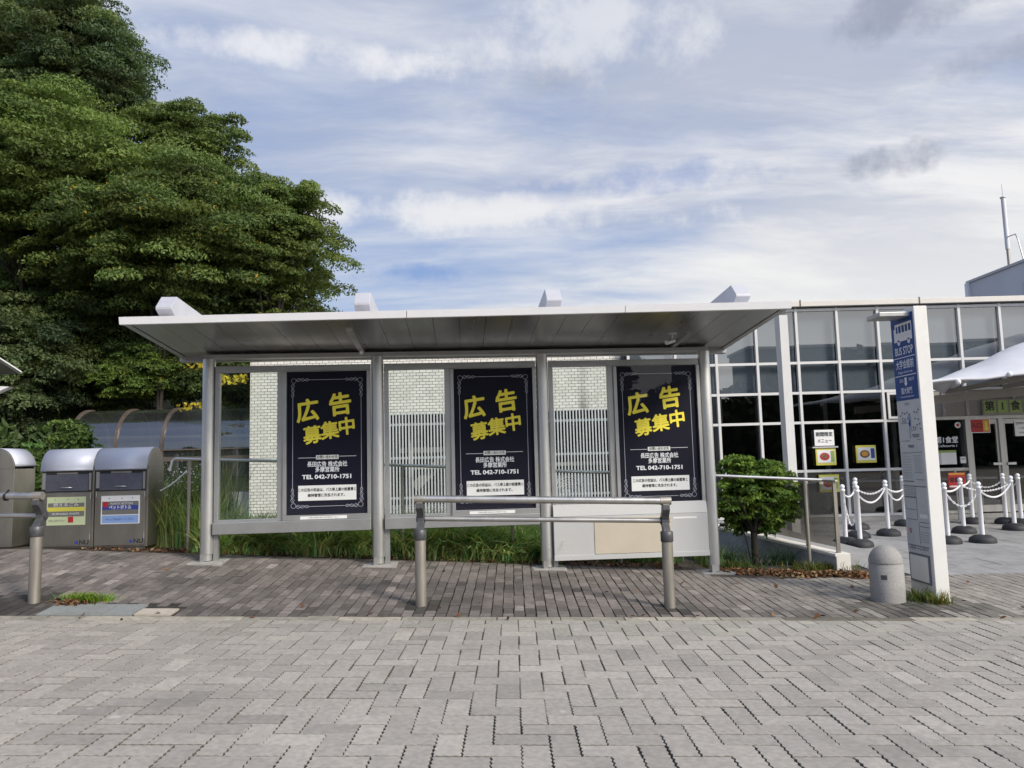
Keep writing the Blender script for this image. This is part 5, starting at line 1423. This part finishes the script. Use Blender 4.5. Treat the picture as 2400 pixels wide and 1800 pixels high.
# lush weeds and bramble at the left of the bins
def weed(label, px, py, Y, rpx, rpz, n, leaf, col, name='leafy_weed'):
    c = P(px, py, Y); s = Y/FPX; gz = float(g(c[0], Y))
    o = thing(name, label, 'weed', (float(c[0]), Y, gz))
    V, F, K, cen = crown(c, rpx*s, rpx*s*.8, rpz*s, n, 70, .13, leaf, col, flat=.7, core=60, shell=(.3, 1.0), front=.6)
    np_mesh('foliage', V, F, M['leaf'], o, K, shift=o.location)
    mb = MB()
    for q in random.sample(cen, min(7, len(cen))): mb.tube([(0, 0, 0), tuple((Vector(q)-Vector(o.location))*.5+Vector((.03, 0, .05))), tuple(Vector(q)-Vector(o.location))], [.012, .009, .004], 5)
    mb.build('stem', M['bark'], o)
weed('light green weed leaning over the left bin lid from behind', 165, 1045, 12.2, 38, 60, 22, .04, (.10, .16, .045))
weed('green weed growing in the gap between the end bin and the pair', 75, 1130, 11.6, 30, 110, 26, .045, (.09, .15, .04))
weed('feathery weed rising in front of the dark wood at the left', 95, 1030, 13.0, 32, 44, 14, .045, (.085, .13, .05))
weed('small leafy weed at the far left edge above the end bin', 12, 1030, 13.2, 24, 34, 12, .05, (.11, .16, .06))
weed('bushy weed before the left end of the vaulted walkway', 190, 1030, 14.2, 26, 40, 14, .04, (.06, .10, .03))
def tuft(label, px, py, n, wx, wy, h0, h1, col, l=(.3, 1.0)):
    c = PG(px, py); bx = c[0]+rng.normal(0, wx, n); by = c[1]+rng.normal(0, wy, n)
    o = thing('grass_tuft', label, 'grass tuft', tuple(map(float, c)))
    V, F, K = blades(np.c_[bx, by, g(bx, by)-.01], rng.uniform(h0, h1, n), rng.uniform(*l, n), .0045, col)
    np_mesh('blades', V, F, M['grass'], o, K, shift=o.location)
tuft('bright green grass tuft sprouting from the pavement beside the grey cover', 205, 1408, 520, .115, .035, .05, .13, (.17, .27, .035))
tuft('grass tuft at the foot of the bus stop post on its sign side', 2160, 1408, 260, .075, .07, .07, .20, (.10, .13, .035))
tuft('grass tuft at the front corner of the bus stop post', 2205, 1416, 130, .045, .02, .06, .20, (.16, .17, .05))
tuft('grass tuft before the ramp wall end block', 1922, 1335, 420, .22, .05, .06, .20, (.12, .14, .035))
tuft('low grass along the bed edge left of the shrub stem', 1715, 1330, 420, .20, .06, .05, .15, (.09, .12, .03))
tuft('dark arching weed against the ramp wall, left of the shrub stem', 1722, 1322, 170, .14, .05, .18, .48, (.06, .11, .05), (.5, 1.5))
tuft('dark arching weed against the ramp wall, right of the shrub stem', 1826, 1322, 150, .16, .05, .16, .42, (.055, .10, .045), (.5, 1.5))
# dead leaves
def litter(name, label, n, fn, sz):
    x, y = fn(n); z = g(x, y)+rng.uniform(.006, .035, n)
    V, F = leaves(np.c_[x, y, z], np.tile([0, 0, 1.0], (n, 1)), sz, sz*.6, .55)
    pal = np.array([(.15, .075, .035), (.22, .12, .06), (.10, .055, .03), (.28, .19, .10), (.19, .085, .045)])
    K = pal[rng.integers(0, 5, n)]*rng.uniform(.6, 1.25, (n, 1))
    tag(np_mesh(name, V, F, M['litter'], None, np.repeat(K, 4, 0)), label, 'leaves', None, 'stuff')
pa, pb2 = PG(1672, 1338), PG(2050, 1352)
def strip(n):
    t = rng.random(n); x = pa[0]+(pb2[0]-pa[0])*t; y = pa[1]+(pb2[1]-pa[1])*t+.05+.10*rng.standard_normal(n)*(.6+.6*np.abs(np.sin(t*9)))
    return x, np.clip(y, 9.30, 10.1)
litter('fallen_leaves', 'band of brown dead leaves along the bed edge from the last shelter post to the bollard', 2300, strip, .034)
def scat(n):
    x = rng.uniform(-6, 6.5, n); y = np.where(rng.random(n) < .4, rng.normal(7.25, .06, n), rng.uniform(7.25, 9.6, n)); return x, y
litter('scattered_leaves', 'single dead leaves scattered over the brown pavement', 60, scat, .035)
def scat2(n):
    c = PG(168, 1415); return c[0]+rng.normal(0, .09, n), c[1]+rng.normal(0, .04, n)
litter('leaf_pile', 'little pile of brown leaves left of the bright grass tuft', 90, scat2, .03)
def scat3(n): return rng.uniform(-5.8, 2.2, n), rng.uniform(10.05, 10.45, n)
litter('bed_litter', 'dry brown litter along the foot of the grass behind the shelter', 1500, scat3, .03)

# woods across the road, behind the viewer; they show in the glass
def wood():
    n = 70000; x = rng.uniform(-70, 70, n); y = rng.uniform(-52, -40, n)
    top = 6.3+4*np.maximum(sstep((18.3-x)/2.5), sstep((x-26)/3))+.9*np.sin(x*.6)+.7*np.sin(x*1.1+1)+.5*np.sin(x*2.3)
    z = top*rng.random(n)**.85
    V, F = leaves(np.c_[x, y, z], np.tile([0, .7, .6], (n, 1)), .5, .33, .6)
    K = np.array([.030, .045, .018])*rng.uniform(.5, 1.4, (n, 1))
    tag(np_mesh('far_wood', V, F, M['litter'], None, np.repeat(K, 4, 0)), 'dark belt of woodland across the road', 'woodland', None, 'stuff')
wood()
for lab, x0, x1, h in (('long grey block across the road behind the viewer, mirrored in the posters', -62, 17.5, 12.5), ('second grey block across the road, mirrored in the right panes', 28.5, 80, 13.5)):
    o = thing('building', lab, 'building', ((x0+x1)/2, -54, -.3)); sh = tuple(o.location)
    MB().box(x0, x1, -62, -54, -.5, h).build('wall', M['cement'], o, shift=sh)
    MB().box(x0-.2, x1+.2, -62.2, -53.8, h+.003, h+.3).build('roof', M['fascia'], o, shift=sh)
    for zz in (1.2, 4.6, 8.0):
        MB().box(x0+1, x1-1, -53.99, -53.9, zz, zz+1.8).build('window_band', M['black'], o, shift=sh)
for o in bpy.data.objects:
    if o.type == 'MESH' and not o.data.materials: print('no material', o.name)
